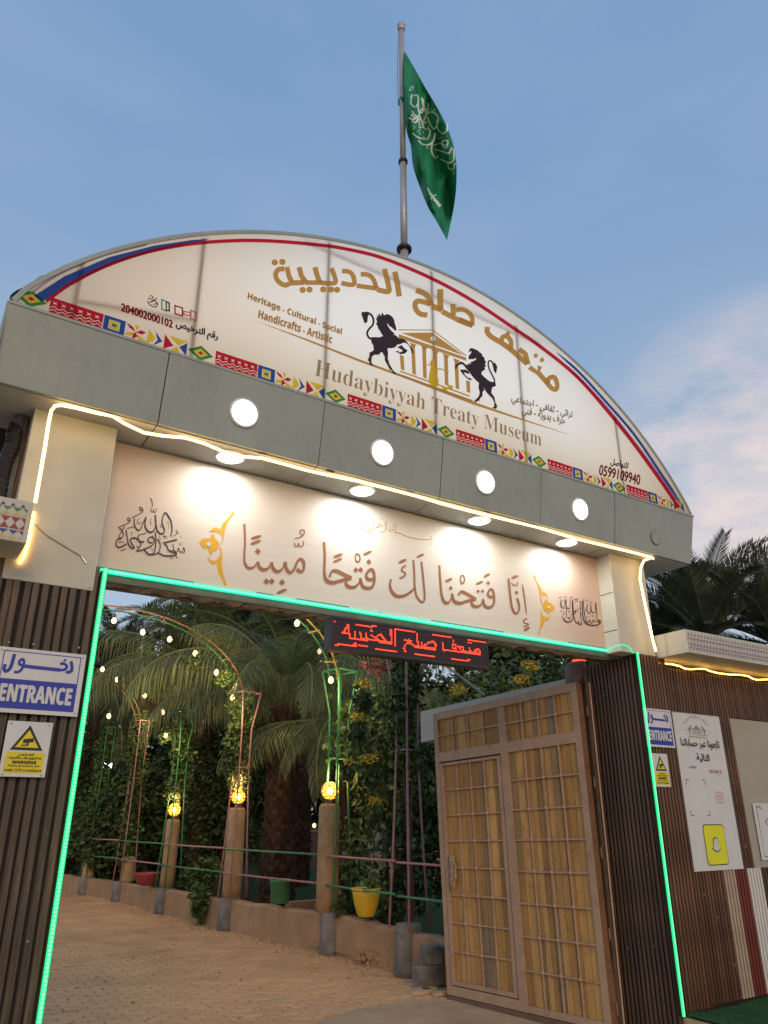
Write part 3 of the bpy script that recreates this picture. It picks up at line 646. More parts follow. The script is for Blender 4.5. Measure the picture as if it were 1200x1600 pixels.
# bushes
g0 = Vector((0, 0, G))
p = at_y(605, 1400, 11.0)
bush('flowering_shrub', (p.x, p.y, G+.1), [((0, 0, 1.2), (.9, .7, 1.0)), ((.3, 0, 2.3), (.9, .7, .9)), ((-.2, .1, 3.1), (.8, .7, .8)), ((1.2, .2, 1.6), (.9, .7, 1.2)), ((1.3, .2, 2.9), (1, .7, .9)), ((2.3, .4, 2.2), (.9, .8, 1.5)), ((2.9, .4, 3.6), (1.1, .8, .8))], 11000, .13, 'leaf',
     'large yellow trumpet-flower shrub filling the space left of and above the wooden gate', 'shrub', stems=6, flower=None, hang=.7)
fl_px = [(568, 1068, .22), (560, 1120, .2), (642, 1146, .16), (580, 1185, .2), (585, 1250, .14), (715, 1078, .26), (722, 1010, .2), (830, 1040, .28), (815, 1062, .22), (545, 1190, .1)]
for k, (px, py, r_) in enumerate(fl_px):
    q = at_y(px, py, 10.2 if px < 640 else 10.0)
    t = empty('flower_cluster', q); put('hanging_leaves', leaf_mesh('hanging_leaves', M['leaf_light'], [((0, .03, -r_*1.1), (r_*.7, r_*.5, r_*.9))], int(150+300*r_), .11, hang=1.6), t); put('petals', leaf_mesh('petals', M['flower_y'], [((0, 0, 0), (r_*.7, r_*.5, r_*.35))], int(60+480*r_), .042), t)['kind'] = 'stuff'
    tag(t, ['yellow flower cluster on the shrub just below the left end of the LED display', 'yellow flower cluster level with the top of the green trellis', 'yellow flower cluster beside the mauve trellis crossbar', 'pale yellow drooping flowers right of the green trellis ring', 'dim yellow flowers right of the globe lamp', 'bright yellow flowers above the free corner of the wooden gate', 'yellow flowers just behind the LED display right half', 'bright yellow flower cluster above the middle of the gate top', 'yellow flowers touching the white beam over the gate', 'small yellow blooms between palm fronds and shrub'][k], 'flowers', 'yellow flower clusters on the shrub')
for k, (px, py, Y, r_, lab) in enumerate(((185, 1064, 22.5, .62, 'red bougainvillea blossoms among the fronds beside the left light strip'), (230, 1098, 22, .32, 'small patch of red blossoms under the bougainvillea'), (583, 1040, 11, .28, 'dusty pink blossoms just under the LED display'), (607, 1160, 11, .13, 'small pink blossom left of the mauve trellis crossbar'), (135, 1305, 26, .5, 'dull red blossoms in the dark bushes by the far wall'), (160, 1325, 25, .4, 'dull orange-red blossoms above the far railing'))):
    q = at_y(px, py, Y); o = put('blossom_cluster', leaf_mesh('blossom_cluster', M['flower_r' if k < 2 else 'flower_p'], [((0, 0, 0), (r_, r_*.5, r_*.45)), ((r_*.6, 0, -r_*.3), (r_*.5, r_*.4, r_*.4))], int(220*r_+40), .1), None, q)
    tag(o, lab, 'flowers', 'red blossoms in the garden')
def bpx(px0, py0, px1, py1, Y, n, size, mk, name, lab, cat, group=None, k=6, hang=.3):
    a = at_y(px0, py0, Y); b = at_y(px1, py1, Y); x0, x1 = sorted((a.x, b.x)); z1 = max(a.z, b.z); z0 = min(a.z, b.z)
    blobs = []; cx_ = (x0+x1)/2
    for i in range(k):
        rx_ = (x1-x0)*random.uniform(.2, .32); rz_ = (z1-z0)*random.uniform(.2, .32); blobs.append(((random.uniform(x0+rx_, x1-rx_)-cx_, random.uniform(-.3, .3), random.uniform(z0+rz_, z1-rz_)-G), (rx_, min(1.2, rx_), rz_)))
    return bush(name, (cx_, Y, G), blobs, n, size, mk, lab, cat, group, hang=hang)
bpx(100, 1200, 290, 1395, 22.6, 9000, .13, 'leaf_dark', 'bush', 'dark rounded bush behind the red bowl planter', 'bush', 'dark garden bushes')
bpx(170, 1150, 330, 1350, 21.5, 10000, .14, 'leaf_dark', 'bush', 'taller dark bush between the far lamp columns', 'bush', 'dark garden bushes')
bpx(285, 1110, 400, 1370, 19.0, 9000, .13, 'leaf_dark', 'bush', 'dark leafy bush behind the pink trellis tower', 'bush', 'dark garden bushes')
bpx(375, 1090, 415, 1380, 17.2, 4500, .12, 'leaf_dark', 'bush', 'narrow dark shrub just left of the big palm trunk', 'bush', 'dark garden bushes')
bpx(80, 1130, 190, 1385, 25.5, 6000, .14, 'leaf_dark', 'bush', 'dark bush hugging the left green light strip', 'bush', 'dark garden bushes')
bpx(285, 1340, 345, 1400, 17.2, 1800, .11, 'leaf', 'creeper', 'green creeper spilling over the planter wall near the pink trellis', 'creeper')
q = posts[2].lerp(posts[3], .35); bush('creeper', (q.x-.02, q.y, G+.1), [((0, 0, .32), (.1, .28, .28)), ((-.02, -.1, .1), (.08, .15, .18))], 380, .13, 'leaf_light', 'light green vine hanging down the face of the planter wall', 'creeper', stems=1, hang=.6)
# vines on towers
for i, lab, n in ((0, 'vine climbing the mauve trellis tower', 1500), (2, 'vine climbing the pink trellis tower', 1600), (3, 'vine climbing the far green trellis tower', 900), (4, 'vine around the pale pink trellis tower', 2600), (5, 'vine covering the farthest green trellis tower', 2600)):
    c = TW[i]; bl = [((random.uniform(-.12, .12), random.uniform(0, .2), z), (.24, .22, .32)) for z in np.arange({0: 2.7, 2: 2.6, 3: 2.5}.get(i, .9), 4.2, .35)]
    bush('climbing_vine', (c.x, c.y, G), bl, n, .10, 'leaf' if i != 3 else 'leaf_light', lab, 'vine', 'vines climbing the trellis towers', stems=2, hang=.6)
for k, (px, py, Y) in enumerate(((259, 1151, 17.2), (268, 1240, 17.4), (368, 1216, 14.6), (350, 1060, 14.2), (300, 1035, 14.2))):
    q = at_y(px, py, Y); bush('leaf_tuft', q, [((0, 0, 0), (.2, .15, .16))], 110, .08, 'leaf_light', ['lit yellow-green leaves around the far trellis bulb', 'lit leaves over the globe lamp near the red bowl', 'lit leaves over the globe lamp in the pink trellis', 'lit leaves where the orange arch meets the pink trellis', 'small lit leaves on the crown of the orange arch'][k], 'leaves', 'lit leaf tufts by the lamps', stems=1)
q = TW[1]; bush('creeper', (q.x-.1, q.y-.3, G+.5), [((0, 0, .12), (.06, .06, .14)), ((.25, -.5, .42), (.12, .35, .08))], 220, .10, 'leaf', 'small creeper on top of the second concrete stub, reaching along the lower rail', 'creeper', stems=1)
# large dark trees behind
for k, (a0, b0, a1, b1, Y, n) in enumerate(((60, 1140, 300, 1400, 30, 9000), (230, 1000, 480, 1330, 32, 13000), (430, 1000, 640, 1300, 30, 12000), (560, 1000, 760, 1330, 19, 11000), (720, 985, 960, 1200, 18, 10000))):
    bpx(a0, b0, a1, b1, Y, n, .3 if Y > 25 else .2, 'leaf_dark', 'garden_tree', ['dark tree mass behind the far bushes at left', 'dark tree behind the palms in the middle of the garden', 'dark tree behind the big palm trunk', 'dark tree behind the flowering shrub', 'dark tree behind the wooden gate'][k], 'tree', 'dark trees at the back of the garden', k=12)
tb = []
for i in range(70):
    q = at_y(random.uniform(20, 1010), random.uniform(1010, 1300), 36); tb.append(((q.x, 36+random.uniform(-1, 1), q.z), (random.uniform(1.6, 2.8), 1.2, random.uniform(1.2, 2.4))))
for i in range(30):
    q = at_y(20+i*33, 1330, 36); tb.append(((q.x, 36, q.z), (2, 1, 2.2)))
for i in range(34):
    q = at_y(285+i*20, random.uniform(960, 1030), 36); tb.append(((q.x, 36, q.z), (1.9, 1, 1.9)))
tag(put('tree_belt', leaf_mesh('tree_belt', M['leaf_dark'], tb, 42000, .55)), 'dark belt of distant trees closing off the back of the garden', 'trees', kind='stuff')
# pale building wall glimpsed through the garden, low inner planter
p0 = at_y(440, 1400, 27); p1 = at_y(640, 1290, 27)
hs_ = empty('garden_house', (p0.x, 27, G), 'pale low garden house glimpsed between the palm trunk and the green trellis', 'building')
rel(MB().box((p0.x, 27, G), (p1.x, 27.3, p1.z)).build('wall', M['render_wall'], hs_), hs_)
rel(MB().box((p0.x-.2, 26.8, p1.z), (p1.x+.2, 27.5, p1.z+.12)).build('roof', M['rust'], hs_), hs_)
w0 = at_y(472, 1300, 27); rel(MB().box((w0.x, 26.94, G), (w0.x+.8, 26.99, w0.z)).build('door', M['rust'], hs_), hs_)
q0 = at_y(455, 1402, 14.6); q1 = at_y(605, 1400, 14.6)
tag(MB().box((q0.x, 14.6, G), (q1.x, 14.85, q1.z)).build('inner_planter_wall', M['plaster']), 'low plastered inner planter wall on the lawn behind the yellow pot', 'wall')
lf = at_y(540, 1335, 20); tag(MB().box((lf.x, 20, G), (lf.x+6, 20.2, lf.z)).build('boundary_wall', M['render_wall']), 'low pale boundary wall at the back of the lawn', 'wall')

# ================================================================== GATE PILLARS AND SLATTED WALLS
YF = 4.97
def slat_mesh(h, m, w=.042, d=.022):
    c = .005
    prof = [(-w/2, 0), (-w/2, -d+c), (-w/2+c, -d), (w/2-c, -d), (w/2, -d+c), (w/2, 0)]
    vs = [(x, y, 0) for x, y in prof]+[(x, y, h) for x, y in prof]; n = 6
    return MB().add(vs, [(i, (i+1) % n, n+(i+1) % n, n+i) for i in range(n)]+[tuple(range(n))[::-1], tuple(range(n, 2*n))]).mesh('slat', m)
PITCH_S = .0555
# --- left
lp = empty('gate_pillar', (.5, YF+.2, G), 'left gate pillar with cream upper casing and brown slats below', 'pillar', 'gate pillars')
rel(MB().box((.385, YF, 2.95), (.93, YF+.42, 4.145)).build('upper_casing', M['cream'], lp, bevel=.004), lp)
rel(MB().box((-2.2, YF+.024, G), (.955, YF+.6, 3.04)).build('lower_core', M['gap'], lp), lp)
sm = slat_mesh(3.4, M['slat']); k = 0; x = .93
while x > -2.1:
    h = 3.075+.03*((k*7) % 5 == 0)-.02*((k*3) % 4 == 1)+random.uniform(-.012, .012)-(.05 if x < .25 else 0)
    o = put('slat', sm, lp, None); o.location = Vector((x, YF+.024, h-3.4))-lp.location; o.rotation_euler.y = random.gauss(0, .0012); x -= PITCH_S; k += 1
x = YF+.05
while x < YF+.6:
    o = put('slat', sm, lp); o.location = Vector((.955, x, 3.06-3.4))-lp.location; o.rotation_euler.z = pi/2; x += PITCH_S
for px, py in ((133, 1000-78), (52, 1007), (14, 1004), (123, 1018-6), (43, 1471), (88, 1493), (140, 918)):
    q = at_y(px, py, YF); rel(MB().lathe([(.006, 0), (.006, .004), (.003, .006)], 8).build('screw', M['screw'], lp), lp).location = q-lp.location
    bpy.context.view_layer.update()
for o in [c for c in lp.children if c.name.startswith('screw')]: o.matrix_parent_inverse = Matrix(); o.rotation_euler.x = pi/2
# wire on the casing
mbw = MB().tube([at_y(*p_, YF-.006) for p_ in ((53, 819), (75, 838), (105, 856), (125, 868), (134, 880))], .004, 5); rel(mbw.build('loose_cable', M['steel'], lp), lp)
# --- right
rp = empty('gate_pillar', (6.4, YF+.3, G), 'right gate pillar with cream upper casing and dark slats on its inner face', 'pillar', 'gate pillars')
xc0 = at_y(952, 870, YF).x; xc1 = at_y(1024, 1018, YF).x
rel(MB().box((xc0, YF, 3.112), (xc1, YF+.42, 4.145)).build('upper_casing', M['cream'], rp, bevel=.004), rp)
for z in (3.33, 3.72): rel(MB().box((xc0-.003, YF+.01, z), (xc0-.0005, YF+.4, z+.006)).build('casing_joint', M['gap'], rp), rp)
rel(MB().box((6.224, YF+.024, G), (6.66, YF+.67, 3.05)).build('lower_core', M['gap'], rp), rp)
sm2 = slat_mesh(3.36, M['slat_dark'], .033, .026)
x = YF+.03
while x < YF+.68:
    o = put('slat', sm2, rp); o.location = Vector((6.224, x, 3.105-3.4+.025+random.uniform(-.004, .004)))-rp.location; o.rotation_euler.z = -pi/2; x += .050
x = 6.245; sm3 = slat_mesh(3.1, M['slat_warm'], .030, .026)
while x < 6.655:
    o = put('slat', sm3, rp); o.location = Vector((x, YF+.024, .02))-rp.location; x += .0485

# --- right-hand wall
YW = 5.02
rw = empty('slatted_wall', (7.5, YW+.1, G), 'long wall clad in brown vertical slats right of the gateway', 'wall')
rel(MB().box((6.67, YW+.02, G), (16, YW+.3, 3.03)).build('wall_core', M['gap'], rw), rw)
zt, zb = 3.03, 2.585
bx0, bx1, bb0, bb1 = 6.672, 7.47, 7.70, 9.2          # poster bay and second bay
rel(MB().box((bx0-.0, YW+.004, 1.10), (bx1+.02, YW+.016, zb)).build('bay_panel', M.setdefault('bay', mat('bay_panel_grey', (.33, .35, .33), .6, 0, .06, 2)), rw), rw)
rel(MB().box((bb0-.02, YW+.004, 1.10), (bb1, YW+.016, zb-.01)).build('bay_panel', M.setdefault('bay2', mat('bay_panel_beige', (.38, .36, .30), .6, 0, .06, 2)), rw), rw)
up_me = slat_mesh(zt-zb, M['slat_warm'], .029, .026); full_me = slat_mesh(zt-1.1, M['slat_warm'], .029, .026)
lowm = {k_: slat_mesh(1.1-.02, M[k_], .030, .026) for k_ in ('slat_warm', 'slat_tan', 'slat_red', 'slat_white', 'slat_dark')}
x = 6.69; PW = .0485; cnt = 0
cb = [at_y(q, 1362, YW).x for q in (1131, 1147, 1166, 1192)]
def lowcol(x):
    for b_, n_ in zip(cb, ('slat_warm', 'slat_tan', 'slat_red', 'slat_white')):
        if x < b_: return n_
    return 'slat_dark'
while x < 12.5:
    mull = bx1+.02 < x < bb0-.02 or x > bb1+.02
    o = put('slat', full_me if mull else up_me, rw); o.location = Vector((x, YW+.02, 1.1 if mull else zb))-rw.location
    o = put('slat', lowm[lowcol(x)], rw); o.location = Vector((x, YW+.02, .02))-rw.location
    x += PW; cnt += 1
# turf mat on raised pavement
mb = MB(); mb.box((6.24, 3.6, G), (12, YF+.02, -.012)); tag(mb.build('pavement', M['apron']), kind='structure')
mb = MB(); nx_, ny_ = 40, 14; vs = []
for j in range(ny_+1):
    for i in range(nx_+1):
        x = 6.235+5.8*i/nx_; y = 3.7+1.26*j/ny_; vs.append((x+.01*sin(y*9)*(i == 0), y, .008+.008*sin(x*5+y*3)+.004*sin(x*17)))
mb.add(vs, [(j*(nx_+1)+i, j*(nx_+1)+i+1, (j+1)*(nx_+1)+i+1, (j+1)*(nx_+1)+i) for j in range(ny_) for i in range(nx_)])
b0 = len(mb.v); blades = []
for i in range(26000):
    x = random.uniform(6.24, 8.6); y = random.uniform(4.1, 4.96); z = .006+.008*sin(x*5+y*3)+.004*sin(x*17); a_ = random.uniform(0, 6.28); h_ = random.uniform(.012, .024); lx, ly = random.gauss(0, .006), random.gauss(0, .006)
    blades += [(x-.0018*cos(a_), y-.0018*sin(a_), z), (x+.0018*cos(a_), y+.0018*sin(a_), z), (x+lx, y+ly, z+h_)]
mb.add(blades, [(3*i, 3*i+1, 3*i+2) for i in range(26000)])
tag(mb.build('turf_mat', M['turf']), 'green artificial turf mat laid along the foot of the slatted wall', 'mat')

# --- canopies with patterned fascia
def pattern(parent, x0, x1, z0, z1, Y, kind):
    h = z1-z0
    pr = {}
    def P_(k): return pr.setdefault(k, Print(Y))
    u = .052 if kind == 'r' else .054
    n = int((x1-x0)/u); 
    for i in range(n):
        a = x0+i*u; c = a+u/2; b = a+u
        W_ = lambda pts: [(x_, 0, z_) for x_, z_ in pts]
        if kind == 'r':
            P_('p_grey').poly(W_([(a+.008, z1-h*.24), (c, z1-h*.04), (b-.008, z1-h*.24)]), True)
            for q_ in (a, b):
                P_('p_purple').poly(W_([(q_, z0+h*.32), (c, z0+h*.32), (q_, z0+h*.50)]), True); P_('p_purple').poly(W_([(q_, z0+h*.68), (c, z0+h*.68), (q_, z0+h*.50)]), True)
            P_('p_grey').poly(W_([(a, z0+h*.26), (c, z0+h*.07), (b, z0+h*.26)]), True)
        else:
            def dia(m1, m2, lo, hi):
                md = (lo+hi)/2
                for q_ in (a, b):
                    P_(m1).poly(W_([(q_, z0+h*lo), (c, z0+h*lo), (q_, z0+h*md)]), True); P_(m2).poly(W_([(q_, z0+h*hi), (c, z0+h*hi), (q_, z0+h*md)]), True)
            dia('p_olive', 'p_green', .60, .80); dia('p_crimson', 'p_crimson', .29, .57); dia('p_olive', 'p_navy', .05, .26)
            P_('p_navy').poly(W_([(a+.012, z0+h*.82), (c, z0+h*.90), (b-.012, z0+h*.82)]), True)
    for k, q in pr.items(): tag(q.build('printed_pattern', k, parent), kind='stuff')
YC = 4.6
cr = empty('canopy', (6.54, YC, 3.1), 'white canopy box with purple woven-style pattern above the right slatted wall', 'canopy', 'patterned canopies')
rel(MB().box((6.545, YC, 3.10), (16, YW+.3, 3.335)).build('canopy_box', M['white_metal'], cr, bevel=.004), cr)
pattern(cr, 6.56, 9.6, 3.105, 3.325, YC, 'r')
for o in cr.children:
    if o.name.startswith('printed'): rel(o, cr)
lc = empty('canopy', (.45, YC, 3.1), 'white canopy box with red, green and blue diamond pattern left of the gateway', 'canopy', 'patterned canopies')
rel(MB().box((-3, YC, 3.075), (.452, YF-.003, 3.335)).build('canopy_box', M['white_metal'], lc, bevel=.004), lc)
pattern(lc, -.98, .44, 3.075, 3.335, YC, 'l')
for o in lc.children:
    if o.name.startswith('printed'): rel(o, lc)
tag(MB().tube([(6.56+i*.11, YW-.03+.02*sin(i*1.7), 3.055+.012*sin(i*1.1)) for i in range(50)], .008, 6).build('amber_light_rope', M['rope_hid']), 'amber LED rope tucked under the right canopy', 'led strip', 'amber ropes under the canopies')
tag(MB().tube([(.30, YF-.06, 3.05), (-.3, YF-.05, 3.05), (-2.5, YF-.05, 3.05)], .012, 6).build('amber_light_rope', M['rope_hid']), 'amber LED rope under the left patterned canopy', 'led strip', 'amber ropes under the canopies')

# ================================================================== LINTEL, BANNER
YB = 5.15
zbB = (at_y(170, 892, YB).z+at_y(950, 1016, YB).z)/2; ztB = (at_y(180, 697, YB).z+at_y(940, 873, YB).z)/2
lin = empty('lintel_beam', (3.6, YB+.1, zbB), 'rough steel lintel with torn plastic sheeting under the calligraphy banner', 'beam')
rel(MB().box((.9, YB+.02, zbB-.005), (6.25, YB+.1, zbB+.06)).build('front_tube', M['steel'], lin), lin)
rel(MB().box((.9, YB+.30, zbB-.03), (6.25, YB+.38, zbB+.06)).build('rear_tube', M['rust'], lin), lin)
rel(MB().box((.93, YB+.0, zbB-.075), (6.22, YB+.02, zbB+.02)).build('face_angle', mat('dull_angle', (.16, .15, .12), .6, .2, .2, 5), lin), lin)
mb = MB(); nx_ = 90
for s0, s1 in ((.95, 2.1), (2.15, 2.9), (3.3, 4.4), (4.5, 6.1)):
    vs = []; n = 22
    for i in range(n+1):
        x = s0+(s1-s0)*i/n
        for j in range(5):
            vs.append((x+random.gauss(0, .01), YB+.03+.07*j, zbB-.012-.035*abs(sin(i*.7+s0*3))*(j in (1, 2, 3))-random.uniform(0, .018)))
    mb.add(vs, [(i*5+j, i*5+j+1, (i+1)*5+j+1, (i+1)*5+j) for i in range(n) for j in range(4)])
rel(mb.build('torn_sheet', M['plastic'], lin), lin)

ban = empty('calligraphy_banner', (3.5, YB, zbB), 'long cream fabric banner with brown Arabic calligraphy stretched above the gate opening', 'banner')
bm_m = mat('banner_cloth', (.60, .55, .48), .6, 0, .03, 1)
t_ = bm_m.node_tree; p_ = t_.nodes['Principled BSDF']
for l_ in list(p_.inputs['Base Color'].links): t_.links.remove(l_)
tcn = t_.nodes.new('ShaderNodeTexCoord'); sx = t_.nodes.new('ShaderNodeSeparateXYZ'); t_.links.new(tcn.outputs['Object'], sx.inputs[0])
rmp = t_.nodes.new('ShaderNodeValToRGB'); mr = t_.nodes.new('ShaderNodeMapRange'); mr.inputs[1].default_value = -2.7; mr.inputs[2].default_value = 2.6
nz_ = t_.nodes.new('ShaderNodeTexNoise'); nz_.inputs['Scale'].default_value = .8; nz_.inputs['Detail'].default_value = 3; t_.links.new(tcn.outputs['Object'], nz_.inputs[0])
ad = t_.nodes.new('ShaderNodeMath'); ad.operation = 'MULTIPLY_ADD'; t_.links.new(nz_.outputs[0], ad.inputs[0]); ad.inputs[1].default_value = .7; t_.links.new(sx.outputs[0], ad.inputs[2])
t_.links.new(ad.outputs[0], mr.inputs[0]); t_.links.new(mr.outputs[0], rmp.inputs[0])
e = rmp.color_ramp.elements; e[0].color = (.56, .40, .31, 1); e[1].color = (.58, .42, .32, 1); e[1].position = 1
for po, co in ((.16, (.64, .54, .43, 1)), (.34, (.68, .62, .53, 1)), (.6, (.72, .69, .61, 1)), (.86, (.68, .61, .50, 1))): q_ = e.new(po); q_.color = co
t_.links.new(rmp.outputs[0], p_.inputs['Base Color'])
mpn = t_.nodes.new('ShaderNodeMapping'); mpn.inputs['Rotation'].default_value = (0, radians(28), 0); mpn.inputs['Scale'].default_value = (.9, 1, 5); t_.links.new(tcn.outputs['Object'], mpn.inputs[0])
nb = t_.nodes.new('ShaderNodeTexNoise'); nb.inputs['Scale'].default_value = 2.2; nb.inputs['Detail'].default_value = 4; t_.links.new(mpn.outputs[0], nb.inputs[0])
bp = t_.nodes.new('ShaderNodeBump'); bp.inputs['Strength'].default_value = .10; bp.inputs['Distance'].default_value = .03; t_.links.new(nb.outputs[0], bp.inputs['Height']); t_.links.new(bp.outputs[0], p_.inputs['Normal'])
p_.inputs['Roughness'].default_value = .48
def bz(x, z): return 0
mb = MB(); nx_, nz2_ = 60, 10; vs = []
for j in range(nz2_+1):
    for i in range(nx_+1):
        x = .80+(6.03-.80)*i/nx_; z = zbB+.005+(ztB-zbB)*j/nz2_
        vs.append((x-3.5, .0006*sin(x*4+z*7)+.0004*sin(x*11-z*5), z-zbB))
mb.add(vs, [(j*(nx_+1)+i, j*(nx_+1)+i+1, (j+1)*(nx_+1)+i+1, (j+1)*(nx_+1)+i) for j in range(nz2_) for i in range(nx_)])
mb.build('cloth', bm_m, ban, smooth=True)
rel(MB().box((.85, YB+.005, ztB+.0), (6.03, YB+.05, ztB+.05)).build('top_rail', M['steel'], ban), ban)
rel(MB().box((.85, YB-.02, ztB+.035), (6.03, YB-.001, ztB+.05)).build('edge_angle', M['rust'], ban), ban)
NIB = radians(62); YP = YB-.0004
pr = Print(YP, 360, 820, 5)
def st(pts, w, **k): pr.stroke(pts, w*1.10, nib=NIB, **k)
# mubinan
st([(108, -8), (113, 120), (108, 240), (112, 300), (140, 338), (182, 332), (213, 288)], 24); st([(213, 290), (226, 332), (258, 352), (296, 338), (322, 292)], 28)
st([(320, 292), (334, 342), (368, 366), (404, 345), (428, 288)], 28); st([(426, 290), (438, 347), (466, 373), (497, 348), (522, 290), (548, 270), (572, 296), (570, 350), (550, 368), (517, 348)], 27, wmin=.6)
for c in ((213, 207), (280, 443), (322, 442), (403, 450)): pr.diamond(c, 26)
for a_ in ([(160, 110), (242, 86)], [(156, 152), (238, 122)], [(360, 538), (440, 504)]): pr.stroke(a_, 23, taper=.3, smooth=False)
pr.stroke([(560, 82), (543, 62), (556, 38), (576, 48), (572, 76), (545, 98), (502, 108)], 10); pr.stroke([(500, 140), (506, 170), (526, 164), (532, 140)], 9); pr.stroke([(532, 145), (542, 172), (564, 165), (572, 128)], 9)
# fathan
st([(730, 135), (736, 250), (733, 370), (748, 432), (795, 452), (850, 440), (905, 424), (945, 414)], 28); st([(772, 410), (792, 366), (832, 362), (884, 388), (945, 416)], 26, wmin=.5)
st([(945, 414), (906, 436), (902, 464), (934, 488), (974, 484), (1004, 452), (1016, 414)], 26); st([(1012, 420), (1030, 478), (1062, 496), (1104, 488), (1122, 440), (1118, 372), (1096, 350), (1066, 376), (1062, 412), (1086, 430), (1118, 424)], 26, wmin=.6)
for c in ((978, 353), (1016, 352), (1080, 290)): pr.diamond(c, 22)
pr.stroke([(975, 258), (980, 232), (995, 228), (1010, 250), (1008, 280), (992, 290), (978, 278), (975, 258)], 11)
for a_ in ([(805, 254), (875, 228)], [(800, 294), (872, 264)], [(1038, 236), (1103, 206)]): pr.stroke(a_, 21, taper=.3, smooth=False)
pr.view(590, 840, 4.8)
st([(100, 312), (92, 360), (108, 410), (150, 442), (205, 434), (252, 404), (282, 370)], 26); st([(268, 168), (274, 260), (278, 370), (292, 440), (322, 480), (344, 480), (352, 440), (344, 330), (328, 180)], 17, wmin=.6)
pr.stroke([(212, 208), (186, 226), (182, 250), (208, 268), (192, 294), (162, 306)], 13)
for a_ in ([(157, 190), (216, 164)], [(290, 150), (349, 124)], [(505, 332), (560, 307)], [(735, 353), (790, 329)], [(792, 299), (842, 271)], [(1002, 308), (1054, 286)], [(1096, 700), (1140, 672)]): pr.stroke(a_, 20, taper=.3, smooth=False)
st([(462, 208), (470, 330), (480, 430), (502, 484), (532, 486), (552, 455), (558, 418)], 22); st([(557, 424), (575, 478), (620, 492), (670, 476), (737, 462)], 24); st([(602, 432), (626, 406), (664, 420), (737, 464)], 22, wmin=.5)
st([(735, 462), (704, 482), (714, 510), (746, 518), (776, 500), (790, 458)], 23); st([(788, 464), (802, 512), (840, 524), (868, 500), (872, 440), (860, 396), (838, 394), (825, 425), (842, 446), (870, 440)], 21, wmin=.6)
for c, r_ in (((548, 378), 17), ((752, 403), 15), ((785, 403), 15), ((828, 342), 17), ((1040, 413), 17)): pr.diamond(c, r_)
pr.stroke([(619, 313), (626, 288), (640, 286), (650, 310), (644, 338), (628, 340), (619, 313)], 10)
st([(980, 308), (992, 420), (1005, 520), (1030, 568), (1054, 556), (1060, 508), (1044, 455)], 19, wmin=.6); st([(1085, 348), (1100, 450), (1117, 582)], 14, wmin=.7, taper=.2)
pr.stroke([(1005, 335), (1012, 360), (1028, 350)], 8); pr.stroke([(1027, 345), (1035, 362), (1048, 354), (1050, 332)], 8); pr.stroke([(1122, 610), (1100, 616), (1098, 640), (1132, 650), (1094, 672)], 11)
rel(pr.build('verse_lettering', 'p_brown', ban), ban)
# ornaments
pr = Print(YP, 170, 770, 6)
pr.poly([(1160, 180), (1150, 205), (1110, 245), (1070, 285), (1050, 330), (1050, 385), (1065, 420), (1060, 460), (1035, 490), (1045, 490), (1075, 440), (1085, 360), (1110, 280), (1150, 225), (1175, 200)])
pr.poly([(940, 370), (970, 335), (1010, 322), (1040, 340), (1055, 370), (1060, 400), (1030, 370), (990, 360)]); pr.poly([(845, 465), (880, 430), (930, 425), (950, 435), (955, 400), (985, 382), (995, 430), (1030, 465), (1030, 500), (1010, 540), (975, 550), (960, 595), (935, 550), (930, 520), (885, 520), (865, 490)])
pr.poly([(915, 590), (945, 625), (985, 640), (1010, 630), (1040, 590), (1045, 540), (1030, 510), (1050, 515), (1062, 570), (1060, 680), (1075, 770), (1100, 840), (1100, 868), (1080, 870), (1070, 830), (1030, 760), (1015, 690), (1010, 665), (970, 670), (940, 640)])
pr.disc((1160, 192), 14); pr.disc((1088, 855), 14)
rel(pr.build('amber_ornament', 'p_amber', ban), ban)
pr = Print(YP, 810, 890, 8.571)
pr.poly([(215, 90), (240, 150), (290, 230), (320, 300), (300, 340), (310, 420), (330, 465), (315, 462), (293, 390), (285, 320), (272, 260), (238, 170), (208, 110)]); pr.poly([(318, 300), (360, 308), (405, 382), (360, 345), (315, 350)])
pr.poly([(370, 385), (400, 440), (440, 450), (492, 512), (445, 555), (420, 560), (400, 612), (385, 570), (340, 540), (325, 480), (345, 430)]); pr.poly([(325, 500), (308, 560), (322, 612), (380, 642), (425, 630), (400, 680), (350, 688), (335, 740), (290, 800), (285, 865), (265, 862), (273, 820), (295, 720), (300, 620), (302, 560)])
pr.disc((217, 96), 12); pr.disc((275, 858), 12)
rel(pr.build('amber_ornament', 'p_amber', ban), ban)
pr = Print(YP-.003, 170, 770, 6); pr.disc((940, 482), 20); rel(pr.build('ornament_centre', 'p_white', ban), ban)
pr = Print(YP-.003, 810, 890, 8.571); pr.disc((405, 502), 18); rel(pr.build('ornament_centre', 'p_white', ban), ban)
